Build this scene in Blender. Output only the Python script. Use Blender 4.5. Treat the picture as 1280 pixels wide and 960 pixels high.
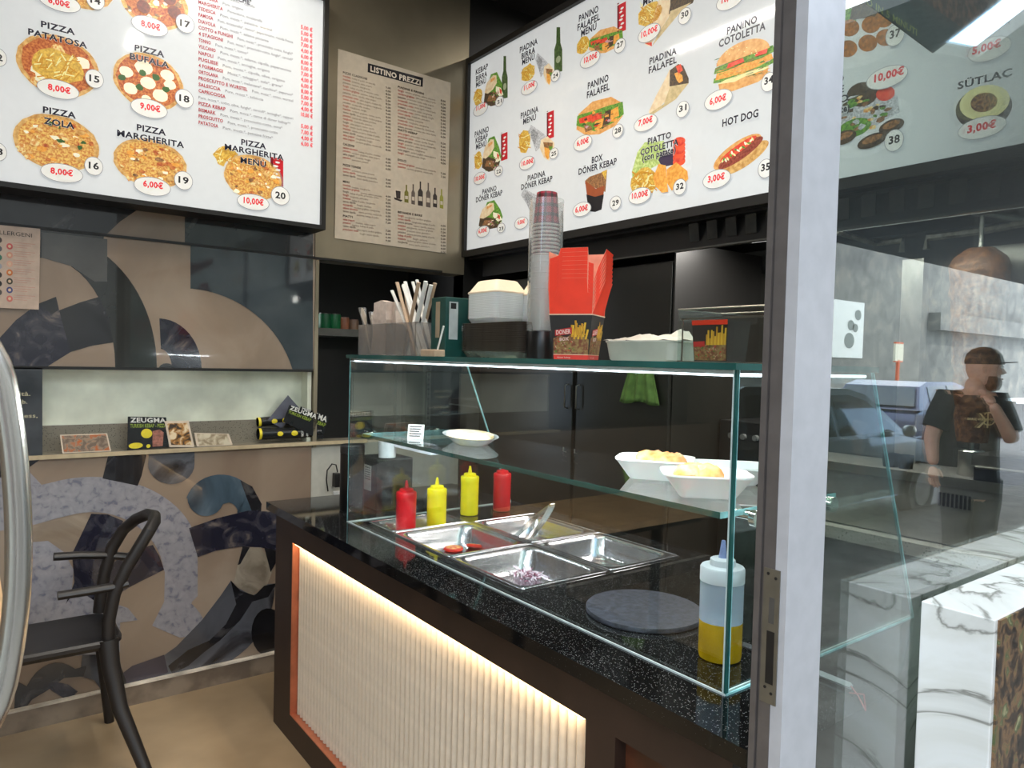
import bpy, bmesh, math, random
from mathutils import Vector, Matrix
random.seed(7)
for _o in list(bpy.data.objects): bpy.data.objects.remove(_o)
SC = bpy.context.scene
COL = SC.collection
PI = math.pi

# ------------------------------------------------------------------ camera
FOC, PITCH, ROLL, YAW, EYE = 903.511, .0332288, .0250131, .6466878, 1.5
fw = Vector((math.sin(YAW), math.cos(YAW), 0)); rt = Vector((math.cos(YAW), -math.sin(YAW), 0)); up = Vector((0, 0, 1))
F2 = fw*math.cos(PITCH) - up*math.sin(PITCH); U2 = up*math.cos(PITCH) + fw*math.sin(PITCH)
R3 = rt*math.cos(ROLL) + U2*math.sin(ROLL); U3 = U2*math.cos(ROLL) - rt*math.sin(ROLL)
cam_data = bpy.data.cameras.new('camera'); cam = bpy.data.objects.new('camera', cam_data); COL.objects.link(cam)
cam_data.sensor_width = 36; cam_data.lens = FOC/1280*36; cam_data.clip_start = .02; cam_data.clip_end = 400
cam.matrix_world = Matrix(((R3.x, U3.x, -F2.x, 0), (R3.y, U3.y, -F2.y, 0), (R3.z, U3.z, -F2.z, EYE), (0, 0, 0, 1)))
SC.camera = cam
EYEP = Vector((0, 0, EYE))
def ray(px, py): return R3*((px-640)/FOC) - U3*((py-480)/FOC) + F2
def P(px, py, ax, v):                      # point of the plane (axis ax = v) seen at a pixel
    d = ray(px, py); return EYEP + d*((v-EYEP[ax])/d[ax])
YG = .56                                   # plane of the shop window
def mir(p): return Vector((p[0], 2*YG-p[1], p[2]))
def V(px, py, depth): return mir(EYEP + ray(px, py)*depth)   # place in the street whose mirror image shows at a pixel

# ------------------------------------------------------------------ world, sun, exposure
def lin(c):
    c = c/255.; return c/12.92 if c <= .04045 else ((c+.055)/1.055)**2.4
def rgb(r, g, b): return (lin(r), lin(g), lin(b), 1)
w = bpy.data.worlds.new('sky'); SC.world = w; w.use_nodes = True
nt = w.node_tree; nt.nodes.clear()
wo = nt.nodes.new('ShaderNodeOutputWorld'); bg = nt.nodes.new('ShaderNodeBackground'); bg.inputs[1].default_value = 5.0
tc = nt.nodes.new('ShaderNodeTexCoord'); nz = nt.nodes.new('ShaderNodeTexNoise'); nz.inputs['Scale'].default_value = 3.2; nz.inputs['Detail'].default_value = 5
rp = nt.nodes.new('ShaderNodeValToRGB'); rp.color_ramp.elements[0].position = .4; rp.color_ramp.elements[1].position = .56
rp.color_ramp.elements[0].color = (.38, .56, .80, 1); rp.color_ramp.elements[1].color = (1, .985, .96, 1)
nt.links.new(tc.outputs['Generated'], nz.inputs['Vector']); nt.links.new(nz.outputs['Fac'], rp.inputs[0]); nt.links.new(rp.outputs[0], bg.inputs[0]); nt.links.new(bg.outputs[0], wo.inputs[0])
sd = bpy.data.lights.new('sun', 'SUN'); sd.energy = 4; sd.angle = .02; sd.color = (1, .95, .87)
so = bpy.data.objects.new('sun', sd); COL.objects.link(so); so.rotation_euler = (math.radians(-42), 0, math.radians(-25)); so.location = (0, 3, 8)
vs = SC.view_settings; vs.view_transform = 'Standard'; vs.look = 'None'; vs.gamma = 1; vs.exposure = 0.0; vs.use_curve_mapping = False
try: SC.cycles.transparent_max_bounces = 24; SC.cycles.max_bounces = 10
except Exception: pass
def area(name, loc, rot, sx, sy, e, col=(1, 1, 1), cat='lamp', label=None):
    l = bpy.data.lights.new(name, 'AREA'); l.shape = 'RECTANGLE'; l.size = sx; l.size_y = sy; l.energy = e; l.color = col
    o = bpy.data.objects.new(name, l); COL.objects.link(o); o.location = loc; o.rotation_euler = rot; return o

# ------------------------------------------------------------------ materials
MATS = {}
def mat(name, col, rough=.5, metal=0, emit=0, noise=.06, nscale=30, bump=0, col2=None, spec=.5, coat=0, ecol=None, trans=0, sub=0, ior=None, contrast=None):
    if name in MATS: return MATS[name]
    m = bpy.data.materials.new(name); m.use_nodes = True; n = m.node_tree; b = n.nodes['Principled BSDF']
    c = rgb(*col); b.inputs['Roughness'].default_value = rough; b.inputs['Metallic'].default_value = metal
    b.inputs['Specular IOR Level'].default_value = spec; b.inputs['Coat Weight'].default_value = coat; b.inputs['Coat Roughness'].default_value = .03
    b.inputs['Transmission Weight'].default_value = trans
    if ior: b.inputs['IOR'].default_value = ior
    if sub: b.inputs['Subsurface Weight'].default_value = sub; b.inputs['Subsurface Scale'].default_value = .02
    t = n.nodes.new('ShaderNodeTexCoord'); z = n.nodes.new('ShaderNodeTexNoise'); z.inputs['Scale'].default_value = nscale; z.inputs['Detail'].default_value = 4
    n.links.new(t.outputs['Object'], z.inputs['Vector'])
    r = n.nodes.new('ShaderNodeValToRGB'); e = r.color_ramp.elements
    lo, hi = contrast or (.35, .65)
    e[0].position = lo; e[1].position = hi
    if col2: c2 = rgb(*col2)
    else: c2 = tuple(min(1, x*(1+noise*2)) for x in c[:3])+(1,); c = tuple(x*(1-noise) for x in c[:3])+(1,)
    e[0].color = c; e[1].color = c2
    n.links.new(z.outputs['Fac'], r.inputs[0]); n.links.new(r.outputs[0], b.inputs['Base Color'])
    if emit:
        b.inputs['Emission Strength'].default_value = emit
        if ecol: b.inputs['Emission Color'].default_value = rgb(*ecol)
        else: n.links.new(r.outputs[0], b.inputs['Emission Color'])
    if bump:
        bp = n.nodes.new('ShaderNodeBump'); bp.inputs['Strength'].default_value = bump; bp.inputs['Distance'].default_value = .002
        n.links.new(z.outputs['Fac'], bp.inputs['Height']); n.links.new(bp.outputs[0], b.inputs['Normal'])
    MATS[name] = m; return m
def marble(name, stops, scale=3, dist=2, rough=.25, detail=8, vein=None, coat=0):
    m = bpy.data.materials.new(name); m.use_nodes = True; n = m.node_tree; b = n.nodes['Principled BSDF']; b.inputs['Roughness'].default_value = rough
    b.inputs['Coat Weight'].default_value = coat; b.inputs['Coat Roughness'].default_value = .02
    t = n.nodes.new('ShaderNodeTexCoord'); z = n.nodes.new('ShaderNodeTexNoise'); z.inputs['Scale'].default_value = scale; z.inputs['Detail'].default_value = detail
    z.inputs['Distortion'].default_value = dist; n.links.new(t.outputs['Object'], z.inputs['Vector'])
    r = n.nodes.new('ShaderNodeValToRGB'); e = r.color_ramp.elements
    while len(e) < len(stops): e.new(.5)
    for k, (p, c) in enumerate(stops): e[k].position = p; e[k].color = rgb(*c)
    n.links.new(z.outputs['Fac'], r.inputs[0]); n.links.new(r.outputs[0], b.inputs['Base Color'])
    MATS[name] = m; return m
def speckle(name, base, dots, rough=.25, scale=260, thr=.16, coat=0, dots2=None):
    m = bpy.data.materials.new(name); m.use_nodes = True; n = m.node_tree; b = n.nodes['Principled BSDF']; b.inputs['Roughness'].default_value = rough; b.inputs['Coat Weight'].default_value = coat
    t = n.nodes.new('ShaderNodeTexCoord'); v = n.nodes.new('ShaderNodeTexVoronoi'); v.inputs['Scale'].default_value = scale; n.links.new(t.outputs['Object'], v.inputs['Vector'])
    sx = n.nodes.new('ShaderNodeSeparateColor'); n.links.new(v.outputs['Color'], sx.inputs[0])
    l1 = n.nodes.new('ShaderNodeMath'); l1.operation = 'LESS_THAN'; l1.inputs[1].default_value = .3; n.links.new(v.outputs['Distance'], l1.inputs[0])
    l2 = n.nodes.new('ShaderNodeMath'); l2.operation = 'LESS_THAN'; l2.inputs[1].default_value = thr; n.links.new(sx.outputs[0], l2.inputs[0])
    mu = n.nodes.new('ShaderNodeMath'); mu.operation = 'MULTIPLY'; n.links.new(l1.outputs[0], mu.inputs[0]); n.links.new(l2.outputs[0], mu.inputs[1])
    mx = n.nodes.new('ShaderNodeMix'); mx.data_type = 'RGBA'; mx.inputs[6].default_value = rgb(*base); mx.inputs[7].default_value = rgb(*dots)
    n.links.new(mu.outputs[0], mx.inputs[0]); n.links.new(mx.outputs[2], b.inputs['Base Color']); MATS[name] = m; return m
def glass(name, tint=(232, 242, 240), f0=.045, rough=0, gain=1.6, haze=0):
    m = bpy.data.materials.new(name); m.use_nodes = True; n = m.node_tree; n.nodes.clear()
    o = n.nodes.new('ShaderNodeOutputMaterial'); tr = n.nodes.new('ShaderNodeBsdfTransparent'); tr.inputs[0].default_value = rgb(*tint)
    gl = n.nodes.new('ShaderNodeBsdfGlossy'); gl.inputs['Roughness'].default_value = rough; gl.inputs[0].default_value = (1, 1, 1, 1)
    g = n.nodes.new('ShaderNodeNewGeometry'); d = n.nodes.new('ShaderNodeVectorMath'); d.operation = 'DOT_PRODUCT'
    n.links.new(g.outputs['Incoming'], d.inputs[0]); n.links.new(g.outputs['Normal'], d.inputs[1])
    def M(op, a, b=None, clamp=False):
        q = n.nodes.new('ShaderNodeMath'); q.operation = op; q.use_clamp = clamp
        for i, x in enumerate((a, b)):
            if x is None: continue
            if isinstance(x, (int, float)): q.inputs[i].default_value = x
            else: n.links.new(x, q.inputs[i])
        return q.outputs[0]
    c = M('ABSOLUTE', d.outputs['Value']); k = M('POWER', M('SUBTRACT', 1, c), 5); f = M('MULTIPLY', M('ADD', M('MULTIPLY', k, 1-f0), f0), gain, True)
    mx = n.nodes.new('ShaderNodeMixShader'); n.links.new(f, mx.inputs[0]); n.links.new(tr.outputs[0], mx.inputs[1]); n.links.new(gl.outputs[0], mx.inputs[2])
    last = mx
    if haze:
        df = n.nodes.new('ShaderNodeBsdfDiffuse'); df.inputs[0].default_value = (.8, .82, .82, 1)
        m2 = n.nodes.new('ShaderNodeMixShader'); m2.inputs[0].default_value = haze; n.links.new(mx.outputs[0], m2.inputs[1]); n.links.new(df.outputs[0], m2.inputs[2]); last = m2
    n.links.new(last.outputs[0], o.inputs[0]); MATS[name] = m; return m

BLACK = mat('black paint', (17, 16, 15), .45); DARKW = mat('dark brown laminate', (46, 32, 25), .5, noise=.15, nscale=8)
CABB = mat('black cabinet laminate', (26, 26, 23), .3, noise=.1, nscale=4)
STEEL = mat('brushed steel', (176, 174, 168), .3, 1, noise=.08, nscale=12); STEELD = mat('dull wall steel', (150, 140, 120), .38, .75, noise=.1, nscale=2.5)
STEELN = mat('niche steel', (222, 226, 208), .3, .25, noise=.12, nscale=5)
PANM = mat('pan steel', (196, 193, 198), .24, .97, noise=.03); CHROME = mat('chrome', (215, 212, 205), .12, 1, noise=.03, nscale=6)
ALUW = mat('pale grey lacquered aluminium', (168, 169, 172), .4, .1, noise=.03); ALUD = mat('brown grey aluminium', (98, 93, 90), .38, .4, noise=.06)
GRAN = speckle('black speckled granite', (13, 13, 14), (180, 180, 180), .06, 480, .13)
GRANG = speckle('grey granite', (128, 122, 108), (70, 68, 62), .35, 180, .5)
TERRA = speckle('salt and pepper granite', (150, 145, 138), (30, 30, 30), .3, 120, .45)
PANEG = glass('shop window glass', (232, 240, 238), .045, 0, 2.3)
CASEG = glass('display case glass', (249, 252, 251), .042, 0, 1.35)
CLEARP = glass('clear plastic', (244, 244, 242), .05, .05, 1.3, .12)
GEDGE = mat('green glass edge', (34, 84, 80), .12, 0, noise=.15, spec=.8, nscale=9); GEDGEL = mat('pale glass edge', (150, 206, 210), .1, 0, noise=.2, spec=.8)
GLASSJ = mat('silicone joint and edge glint', (190, 205, 205), .25, 0)  # real joints, and also the painted highlight at the case corner
LEDW = mat('white led', (255, 255, 255), .5, emit=5, ecol=(235, 245, 255)); LEDY = mat('warm led', (255, 220, 160), .5, emit=7, ecol=(255, 214, 150))
SLATM = mat('cream fluted slat', (206, 192, 172), .45, noise=.04); COPPER = mat('copper trim', (196, 120, 88), .35, .55, noise=.12, nscale=14)
FLOORM = mat('worn beige concrete floor', (132, 112, 86), .3, noise=.2, nscale=2.2, col2=(172, 148, 116), contrast=(.3, .7), bump=.15)
PAVE = mat('grey street paving', (112, 110, 104), .8, noise=.15, nscale=5); ASPH = mat('asphalt', (92, 92, 92), .85, noise=.15, nscale=8)
DARKWALL = mat('charcoal wall', (34, 33, 31), .45, noise=.1, nscale=3); CEIL = mat('dark ceiling', (40, 36, 32), .7)
SKIRT = mat('scuffed beige skirting', (140, 125, 108), .4, noise=.2, nscale=9, col2=(108, 94, 80), contrast=(.4, .6), coat=.4)
WHITEP = mat('white wall paint', (176, 174, 164), .5, noise=.03)
# mural inks
MT = marble('mural taupe', [(.3, (128, 110, 95)), (.55, (142, 125, 108)), (.72, (160, 144, 127))], 1.6, 1, .22, 6, coat=.5)
MS = marble('mural sand', [(.3, (146, 128, 108)), (.5, (128, 112, 96)), (.7, (166, 150, 130))], 3, 1.6, .22, coat=.5)
MN = marble('mural navy stone', [(.3, (26, 26, 40)), (.5, (38, 38, 50)), (.62, (60, 58, 66)), (.72, (110, 100, 94))], 7, 2.5, .15, coat=.8)
MK = marble('mural black stone', [(.35, (24, 24, 26)), (.6, (38, 38, 42)), (.75, (84, 82, 82))], 5, 2, .15, coat=.8)
MB_ = marble('mural blue agate', [(.3, (40, 54, 66)), (.5, (72, 88, 100)), (.62, (96, 110, 122)), (.75, (58, 70, 84))], 2.2, 3, .15, coat=.6)
MG = marble('mural steel grey stone', [(.3, (62, 64, 70)), (.52, (88, 90, 96)), (.6, (60, 60, 64)), (.7, (30, 28, 30))], 3, 1.6, .15, coat=.6)
ML = marble('mural pale speckled stone', [(.34, (104, 104, 118)), (.45, (134, 132, 138)), (.7, (146, 144, 148))], 34, .5, .25, 8, coat=.4)
MSH = marble('mural shell stone', [(.3, (120, 110, 96)), (.6, (160, 150, 134)), (.75, (100, 92, 82))], 7, 2, .2, coat=.5)
MAR = marble('white veined marble', [(.40, (206, 208, 206)), (.48, (196, 197, 192)), (.497, (120, 120, 114)), (.515, (190, 191, 187)), (.62, (208, 210, 207))], 2.4, 1.6, .14, 6)
FOREST = marble('forest photograph', [(.3, (26, 24, 22)), (.45, (62, 50, 40)), (.55, (120, 92, 64)), (.65, (70, 84, 52)), (.75, (180, 170, 130))], 34, .8, .3)
CONC = marble('street wall concrete', [(.3, (96, 98, 97)), (.55, (118, 120, 117)), (.75, (140, 137, 128))], 1.2, .5, .85)

# ------------------------------------------------------------------ mesh building
class MB:
    def __init__(s): s.v = []; s.f = []; s.m = []; s.mats = []
    def mi(s, m):
        if m not in s.mats: s.mats.append(m)
        return s.mats.index(m)
    def add(s, vs, fs, m):
        o = len(s.v); k = s.mi(m); s.v += [Vector(a) for a in vs]
        for f in fs: s.f.append(tuple(i+o for i in f)); s.m.append(k)
        return s
    def box(s, x0, x1, y0, y1, z0, z1, m, M=None, bev=0):
        if bev:
            b = bmesh.new(); bmesh.ops.create_cube(b, size=1)
            for q in b.verts: q.co = Vector(((x0+x1)/2+q.co.x*(x1-x0), (y0+y1)/2+q.co.y*(y1-y0), (z0+z1)/2+q.co.z*(z1-z0)))
            bmesh.ops.bevel(b, geom=b.edges[:], offset=bev, segments=2, affect='EDGES', profile=.5)
            b.verts.index_update(); vs = [q.co.copy() for q in b.verts]; fs = [tuple(q.index for q in f.verts) for f in b.faces]; b.free()
        else:
            vs = [Vector((x, y, z)) for z in (z0, z1) for y in (y0, y1) for x in (x0, x1)]
            fs = [(0, 2, 3, 1), (4, 5, 7, 6), (0, 1, 5, 4), (2, 6, 7, 3), (0, 4, 6, 2), (1, 3, 7, 5)]
        if M: vs = [M @ a for a in vs]
        return s.add(vs, fs, m)
    def poly(s, pts, m, d=None):
        n = len(pts); pts = [Vector(p) for p in pts]
        if d is None: return s.add(pts, [tuple(range(n))], m)
        d = Vector(d); vs = pts+[p+d for p in pts]
        return s.add(vs, [tuple(range(n))[::-1], tuple(range(n, 2*n))]+[(i, (i+1) % n, n+(i+1) % n, n+i) for i in range(n)], m)
    def loops(s, L, m, cap0=False, cap1=False, closed=True):
        n = len(L[0]); vs = [p for l in L for p in l]; fs = []
        for a in range(len(L)-1):
            for i in range(n if closed else n-1): j = (i+1) % n; fs.append((a*n+i, a*n+j, (a+1)*n+j, (a+1)*n+i))
        if cap0: fs.append(tuple(range(n))[::-1])
        if cap1: fs.append(tuple((len(L)-1)*n+i for i in range(n)))
        return s.add(vs, fs, m)
    def lathe(s, prof, m, c=(0, 0, 0), n=24, M=None, cap0=True, cap1=True):
        L = []
        for r, z in prof:
            l = [Vector((c[0]+r*math.cos(2*PI*i/n), c[1]+r*math.sin(2*PI*i/n), c[2]+z)) for i in range(n)]
            L.append([M @ p for p in l] if M else l)
        return s.loops(L, m, cap0, cap1)
    def tube(s, path, r, m, n=10, closed=False, flat=1):
        path = [Vector(p) for p in path]; L = []; N = len(path); up = Vector((0, 0, 1))
        t0 = (path[1]-path[0]).normalized(); a = t0.cross(up)
        if a.length < .1: a = t0.cross(Vector((1, 0, 0)))
        a.normalize()
        for i, p in enumerate(path):
            if closed: t = (path[(i+1) % N]-path[i-1]).normalized()
            else: t = (path[min(i+1, N-1)]-path[max(i-1, 0)]).normalized()
            a = (a-t*a.dot(t)).normalized(); b = t.cross(a); rr = r[i] if isinstance(r, (list, tuple)) else r
            L.append([p+a*(rr*math.cos(2*PI*k/n))+b*(rr*flat*math.sin(2*PI*k/n)) for k in range(n)])
        if closed: L.append(L[0]); return s.loops(L, m)
        return s.loops(L, m, True, True)
    def cyl(s, a, b, r, m, n=16, r2=None): return s.tube([a, b], [r, r if r2 is None else r2], m, n)
    def ball(s, c, r, m, sx=1, sy=1, sz=1, n=12, jit=0):
        pr = []
        L = []
        for k in range(1, n//2):
            t = PI*k/(n//2); L.append([Vector((c[0]+r*sx*math.sin(t)*math.cos(2*PI*i/n), c[1]+r*sy*math.sin(t)*math.sin(2*PI*i/n), c[2]-r*sz*math.cos(t)))*1 for i in range(n)])
        if jit: L = [[p+Vector((random.uniform(-jit, jit), random.uniform(-jit, jit), random.uniform(-jit, jit))) for p in l] for l in L]
        return s.loops(L, m, True, True)
    def build(s, name, parent=None, smooth=False, fix=True, label=None, loc=None, kind=None, auto=True):
        me = bpy.data.meshes.new(name); off = Vector((0, 0, 0))
        if parent is not None: off = OFF.get(parent.name, Vector((0, 0, 0)))
        elif loc is not None: off = Vector(loc)
        elif auto and s.v:
            xs = [v.x for v in s.v]; ys = [v.y for v in s.v]; zs = [v.z for v in s.v]; off = Vector(((min(xs)+max(xs))/2, (min(ys)+max(ys))/2, min(zs)))
        me.from_pydata([v-off for v in s.v], [], s.f)
        for m in s.mats: me.materials.append(m)
        me.polygons.foreach_set('material_index', s.m)
        if fix:
            b = bmesh.new(); b.from_mesh(me); bmesh.ops.recalc_face_normals(b, faces=b.faces[:]); b.to_mesh(me); b.free()
        if smooth:
            me.polygons.foreach_set('use_smooth', [True]*len(me.polygons))
            try: me.set_sharp_from_angle(angle=math.radians(38))
            except Exception: pass
        me.update()
        o = bpy.data.objects.new(name, me); COL.objects.link(o)
        if parent is not None: o.parent = parent
        else: o.location = off
        OFF[o.name] = off
        if label: o['label'] = label
        if kind: o['kind'] = kind
        return o
OFF = {}
ORD = ['First', 'Second', 'Third', 'Fourth', 'Fifth', 'Sixth', 'Seventh', 'Eighth', 'Ninth', 'Tenth', 'Eleventh', 'Twelfth', 'Thirteenth', 'Fourteenth', 'Fifteenth', 'Sixteenth', 'Seventeenth', 'Eighteenth']
def thing(name, label, cat, loc=(0, 0, 0), group=None, kind=None):
    o = bpy.data.objects.new(name, None); COL.objects.link(o); o.location = loc; o.empty_display_size = .05; OFF[o.name] = Vector(loc)
    o['label'] = label; o['category'] = cat
    if group: o['group'] = group
    if kind: o['kind'] = kind
    return o
def tag(o, label, cat, group=None, kind=None):
    o['label'] = label; o['category'] = cat
    if group: o['group'] = group
    if kind: o['kind'] = kind
    return o
def setting(o, label=None):
    o['kind'] = 'structure'
    if label: o['label'] = label
    return o
def copy_tree(o, loc, label=None, rot=None, parent=None):
    c = o.copy(); COL.objects.link(c); OFF[c.name] = OFF.get(o.name, Vector((0, 0, 0)))
    if parent is not None: c.parent = parent
    else:
        c.location = loc
        if rot: c.rotation_euler = rot
        if label: c['label'] = label
    for ch in [x for x in bpy.data.objects if x.parent == o]: copy_tree(ch, None, parent=c)
    return c
def arc(cx, cy, rx, ry, a0, a1, n=16): return [(cx+rx*math.cos(a0+(a1-a0)*i/n), cy+ry*math.sin(a0+(a1-a0)*i/n)) for i in range(n+1)]
def rrect(x0, x1, y0, y1, r, n=5):
    out = []
    for cx, cy, a in ((x1-r, y1-r, 0), (x0+r, y1-r, PI/2), (x0+r, y0+r, PI), (x1-r, y0+r, 3*PI/2)): out += arc(cx, cy, r, r, a, a+PI/2, n)
    return out

# ------------------------------------------------------------------ flat print on a plane
TXT = {}
def txt_mesh(s, bold):
    key = (s, bold)
    if key in TXT: return TXT[key]
    cu = bpy.data.curves.new('t', 'FONT'); cu.body = s; cu.size = 1; cu.resolution_u = 2; cu.offset = bold; cu.space_character = 1+bold*2.2
    o = bpy.data.objects.new('t', cu); COL.objects.link(o); dg = bpy.context.evaluated_depsgraph_get(); me = o.evaluated_get(dg).to_mesh()
    vs = [v.co.copy() for v in me.vertices]; fs = [tuple(p.vertices) for p in me.polygons]
    o.to_mesh_clear(); bpy.data.objects.remove(o); bpy.data.curves.remove(cu)
    TXT[key] = (vs, fs); return TXT[key]
class Print:
    """flat print on the plane axis ax = v; sheets of ink are stacked outwards by fractions of a millimetre"""
    def __init__(s, ax, v, parent=None, base=.0006, step=.00005):
        s.ax = ax; s.v = v; s.parent = parent; s.base = base; s.step = step
        s.U = Vector((1, 0, 0)) if ax == 1 else Vector((0, -1, 0)); s.N = Vector((0, -1, 0)) if ax == 1 else Vector((-1, 0, 0)); s.new()
    def new(s): s.mb = MB(); s.k = 0
    def start(s, k): s.k = k; return s
    def at(s, px, py): return P(px, py, s.ax, s.v)
    def lift(s): s.k += 1; return s.N*(s.base+s.step*s.k)
    def slope(s, x, y): a = s.at(x, y); b = a+s.U*.02; return s.proj(b)[1]-y, s.proj(b)[0]-x
    def proj(s, p):
        d = p-EYEP; z = d.dot(F2); return (640+FOC*d.dot(R3)/z, 480-FOC*d.dot(U3)/z)
    def poly(s, pts, m):
        o = s.lift(); s.mb.poly([s.at(*p)+o for p in pts], m); return s
    def sheared(s, pts, cx, cy):
        dy, dx = s.slope(cx, cy); k = dy/dx; return [(x, y+k*(x-cx)) for x, y in pts]
    def ell(s, cx, cy, rx, ry, m, n=28, wob=0, rot=0):
        pts = []
        for i in range(n):
            a = 2*PI*i/n; q = 1+random.uniform(-wob, wob); x = rx*q*math.cos(a); y = ry*q*math.sin(a); pts.append((cx+x*math.cos(rot)-y*math.sin(rot), cy+x*math.sin(rot)+y*math.cos(rot)))
        return s.poly(s.sheared(pts, cx, cy), m)
    def rect(s, x0, x1, y0, y1, m): cx, cy = (x0+x1)/2, (y0+y1)/2; return s.poly(s.sheared([(x0, y0), (x1, y0), (x1, y1), (x0, y1)], cx, cy), m)
    def text(s, t, x0, x1, yb, cap, m, bold=.02, mirror=False):
        vs, fs = txt_mesh(t, bold)
        if not vs: return s
        a = s.at(x0, yb); dy, dx = s.slope(x0, yb); b = s.at(x1, yb+dy/dx*(x1-x0))
        # the far end of the line: same height as its start
        for _ in range(3):
            q = s.proj(Vector((b.x, b.y, a.z))); b = s.at(x1, q[1])
        wid = abs((b-a).dot(s.U)); top = s.at(x0, yb-cap); hh = top.z-a.z
        mx0 = min(p.x for p in vs); mx1 = max(p.x for p in vs); sx = wid/(mx1-mx0); sz = hh/.7
        o = s.lift()
        s.mb.add([a+s.U*((p.x-mx0)*sx)+Vector((0, 0, p.y*sz))+o for p in vs], fs, m); return s
    def out(s, name, label=None, parent=None):
        if not s.mb.v: return None
        o = s.mb.build(name, parent or s.parent, fix=False, label=label)
        s.new(); return o
def ink(name, col, e=.0, col2=None, scale=40, contrast=None, rough=.35): return mat('print '+name, col, rough, emit=e, noise=.03, col2=col2, nscale=scale, contrast=contrast)

# ================================================================== STRUCTURE
XB = 2.19; YL = 3.37; ZC = 3.5        # menu board plane, mural wall plane, ceiling
m = MB().box(-2.2, 5.2, YG-.02, 4.6, -.12, 0, FLOORM); setting(m.build('floor'))
m = MB().box(-2.2, 5.2, YG+.05, 4.6, ZC, ZC+.15, CEIL); setting(m.build('ceiling'))
# mural wall, with a niche and the service opening beside it
wl = MB()
wl.box(-2.2, 2.19, YL, YL+.12, 0, .80, MT); wl.box(-2.2, 1.335, YL, YL+.12, .80, 1.068, MT)
wl.box(-2.2, 1.34, YL, YL+.12, 1.425, 1.968, MT)
wl.box(-2.2, 1.335, YL, YL+.12, 1.968, ZC, MT)
wall_left = setting(wl.build('wall_left'), 'wall with a swirling marble-look mural in taupe, navy and grey')
st = MB(); st.box(1.337, 2.19, YL-.004, YL+.12, 1.962, ZC, STEELD); st.build('steel_panel', wall_left, label='brushed steel upper wall panel beside the menu board')
gp = MB(); gp.box(1.342, 1.36, YL, YL+.12, 1.05, 1.96, STEELD); gp.build('steel_edge', wall_left)
m = MB().box(1.34, 2.19, YL+.01, YL+.1, .80, 1.062, WHITEP); setting(m.build('wall_low'), 'low cream wall behind the far end of the counter')
m = MB().box(1.30, 2.3, 4.0, 4.1, 0, ZC, DARKWALL); m.box(-2.2, 1.335, 3.6, 3.7, 0, ZC, DARKWALL); m.box(2.19, 2.3, YL, 4.0, 0, ZC, BLACK); m.box(2.19, 3.4, YL+.001, YL+.1, 0, ZC, BLACK); setting(m.build('wall_back'), 'dark back room wall behind the service opening')
# niche: steel back, granite upstand and ledge
m = MB(); m.box(-.7, 1.335, YL+.1, YL+.115, 1.185, 1.425, STEELN); m.build('niche_back', wall_left, label='brushed steel sheet lining the niche')
m = MB(); m.box(-.7, 1.335, YL+.09, YL+.1, 1.08, 1.187, GRANG); m.box(-.7, 1.62, YL-.015, YL+.1, 1.066, 1.08, GRANG); m.build('niche_ledge', wall_left, label='speckled grey granite ledge of the niche')
m = MB(); m.box(-.7, 1.62, YL-.02, YL-.014, 1.064, 1.081, mat('cream edge strip', (176, 160, 130), .4)); m.build('edge_strip', wall_left)
m = MB(); m.box(1.318, 1.338, YL+.02, YL+.1, 1.08, 1.425, STEELN); m.build('niche_side', wall_left)
m = MB(); m.box(-2.2, 2.05, YL-.006, YL+.001, 1.961, 1.972, BLACK); m.box(-2.2, 1.335, YL-.008, YL+.001, 1.418, 1.43, BLACK); m.build('joint_and_shadow_line', wall_left)  # lower black strip paints the shadow line along the niche top
m = MB(); m.box(-2.2, 1.3, YL-.022, YL, 0, .085, SKIRT); m.box(-2.2, 1.3, YL-.03, YL-.004, .085, .092, mat('worn white caulk', (196, 186, 170), .5, noise=.3, nscale=8)); setting(m.build('baseboard_left'))
m = MB(); m.box(3.25, 3.35, YG, 4.6, 0, ZC, DARKWALL); setting(m.build('wall_right'))
m = MB(); m.box(-2.3, -2.2, YG, 4.6, 0, ZC, MT); setting(m.build('wall_side'))

# mural: each swirl is one printed shape, two with reflections painted in
mp = Print(1, YL, wall_left, .0008, .0001)
def swirl(pts, mt): mp.poly(pts, mt); mp.k += 0; o = mp.out('mural_swirl'); mp.k = swirl.k = swirl.k+1; return o
swirl.k = 0
def cat(*ls): return [p for l in ls for p in l]
# above the joint
swirl([(-40, 190), (160, 232), (182, 255), (172, 262), (150, 277), (134, 292), (0, 279), (-40, 275)], MK)
swirl([(231, 240), (391, 268), (391, 323), (231, 304)], MK)
# middle zone
swirl(cat([(-40, 280), (130, 293)], arc(60, 460, 136, 166, -1.05, 0, 14), [(144, 460)], arc(54, 460, 90, 138, 0, -1.57, 12), [(-40, 330)]), mat('mural green black', (36, 38, 36), .12, noise=.25, nscale=6, coat=.8))
swirl([(52, 290), (134, 299), (134, 352), (118, 352), (90, 333), (52, 322)], mat('mural building reflection', (76, 76, 74), .15, noise=.1, nscale=6, coat=.8))  # grey reflection of the building opposite, painted into the wall print
swirl([(0, 422), (20, 400), (47, 380), (70, 371), (74, 388), (88, 440), (56, 460), (-40, 460), (-40, 440)], MN)
swirl([(74, 388), (100, 378), (124, 371), (135, 395), (142, 428), (115, 432), (88, 440)], MK)
swirl([(47, 380), (70, 371), (72, 388), (65, 393)], MK)
swirl(cat(arc(198, 462, 54, 64, -1.55, 0, 12), arc(200, 462, 15, 26, 0, -1.5, 8)), MN)
swirl(arc(208, 462, 10, 8, PI, 2*PI, 8), MK)
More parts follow.
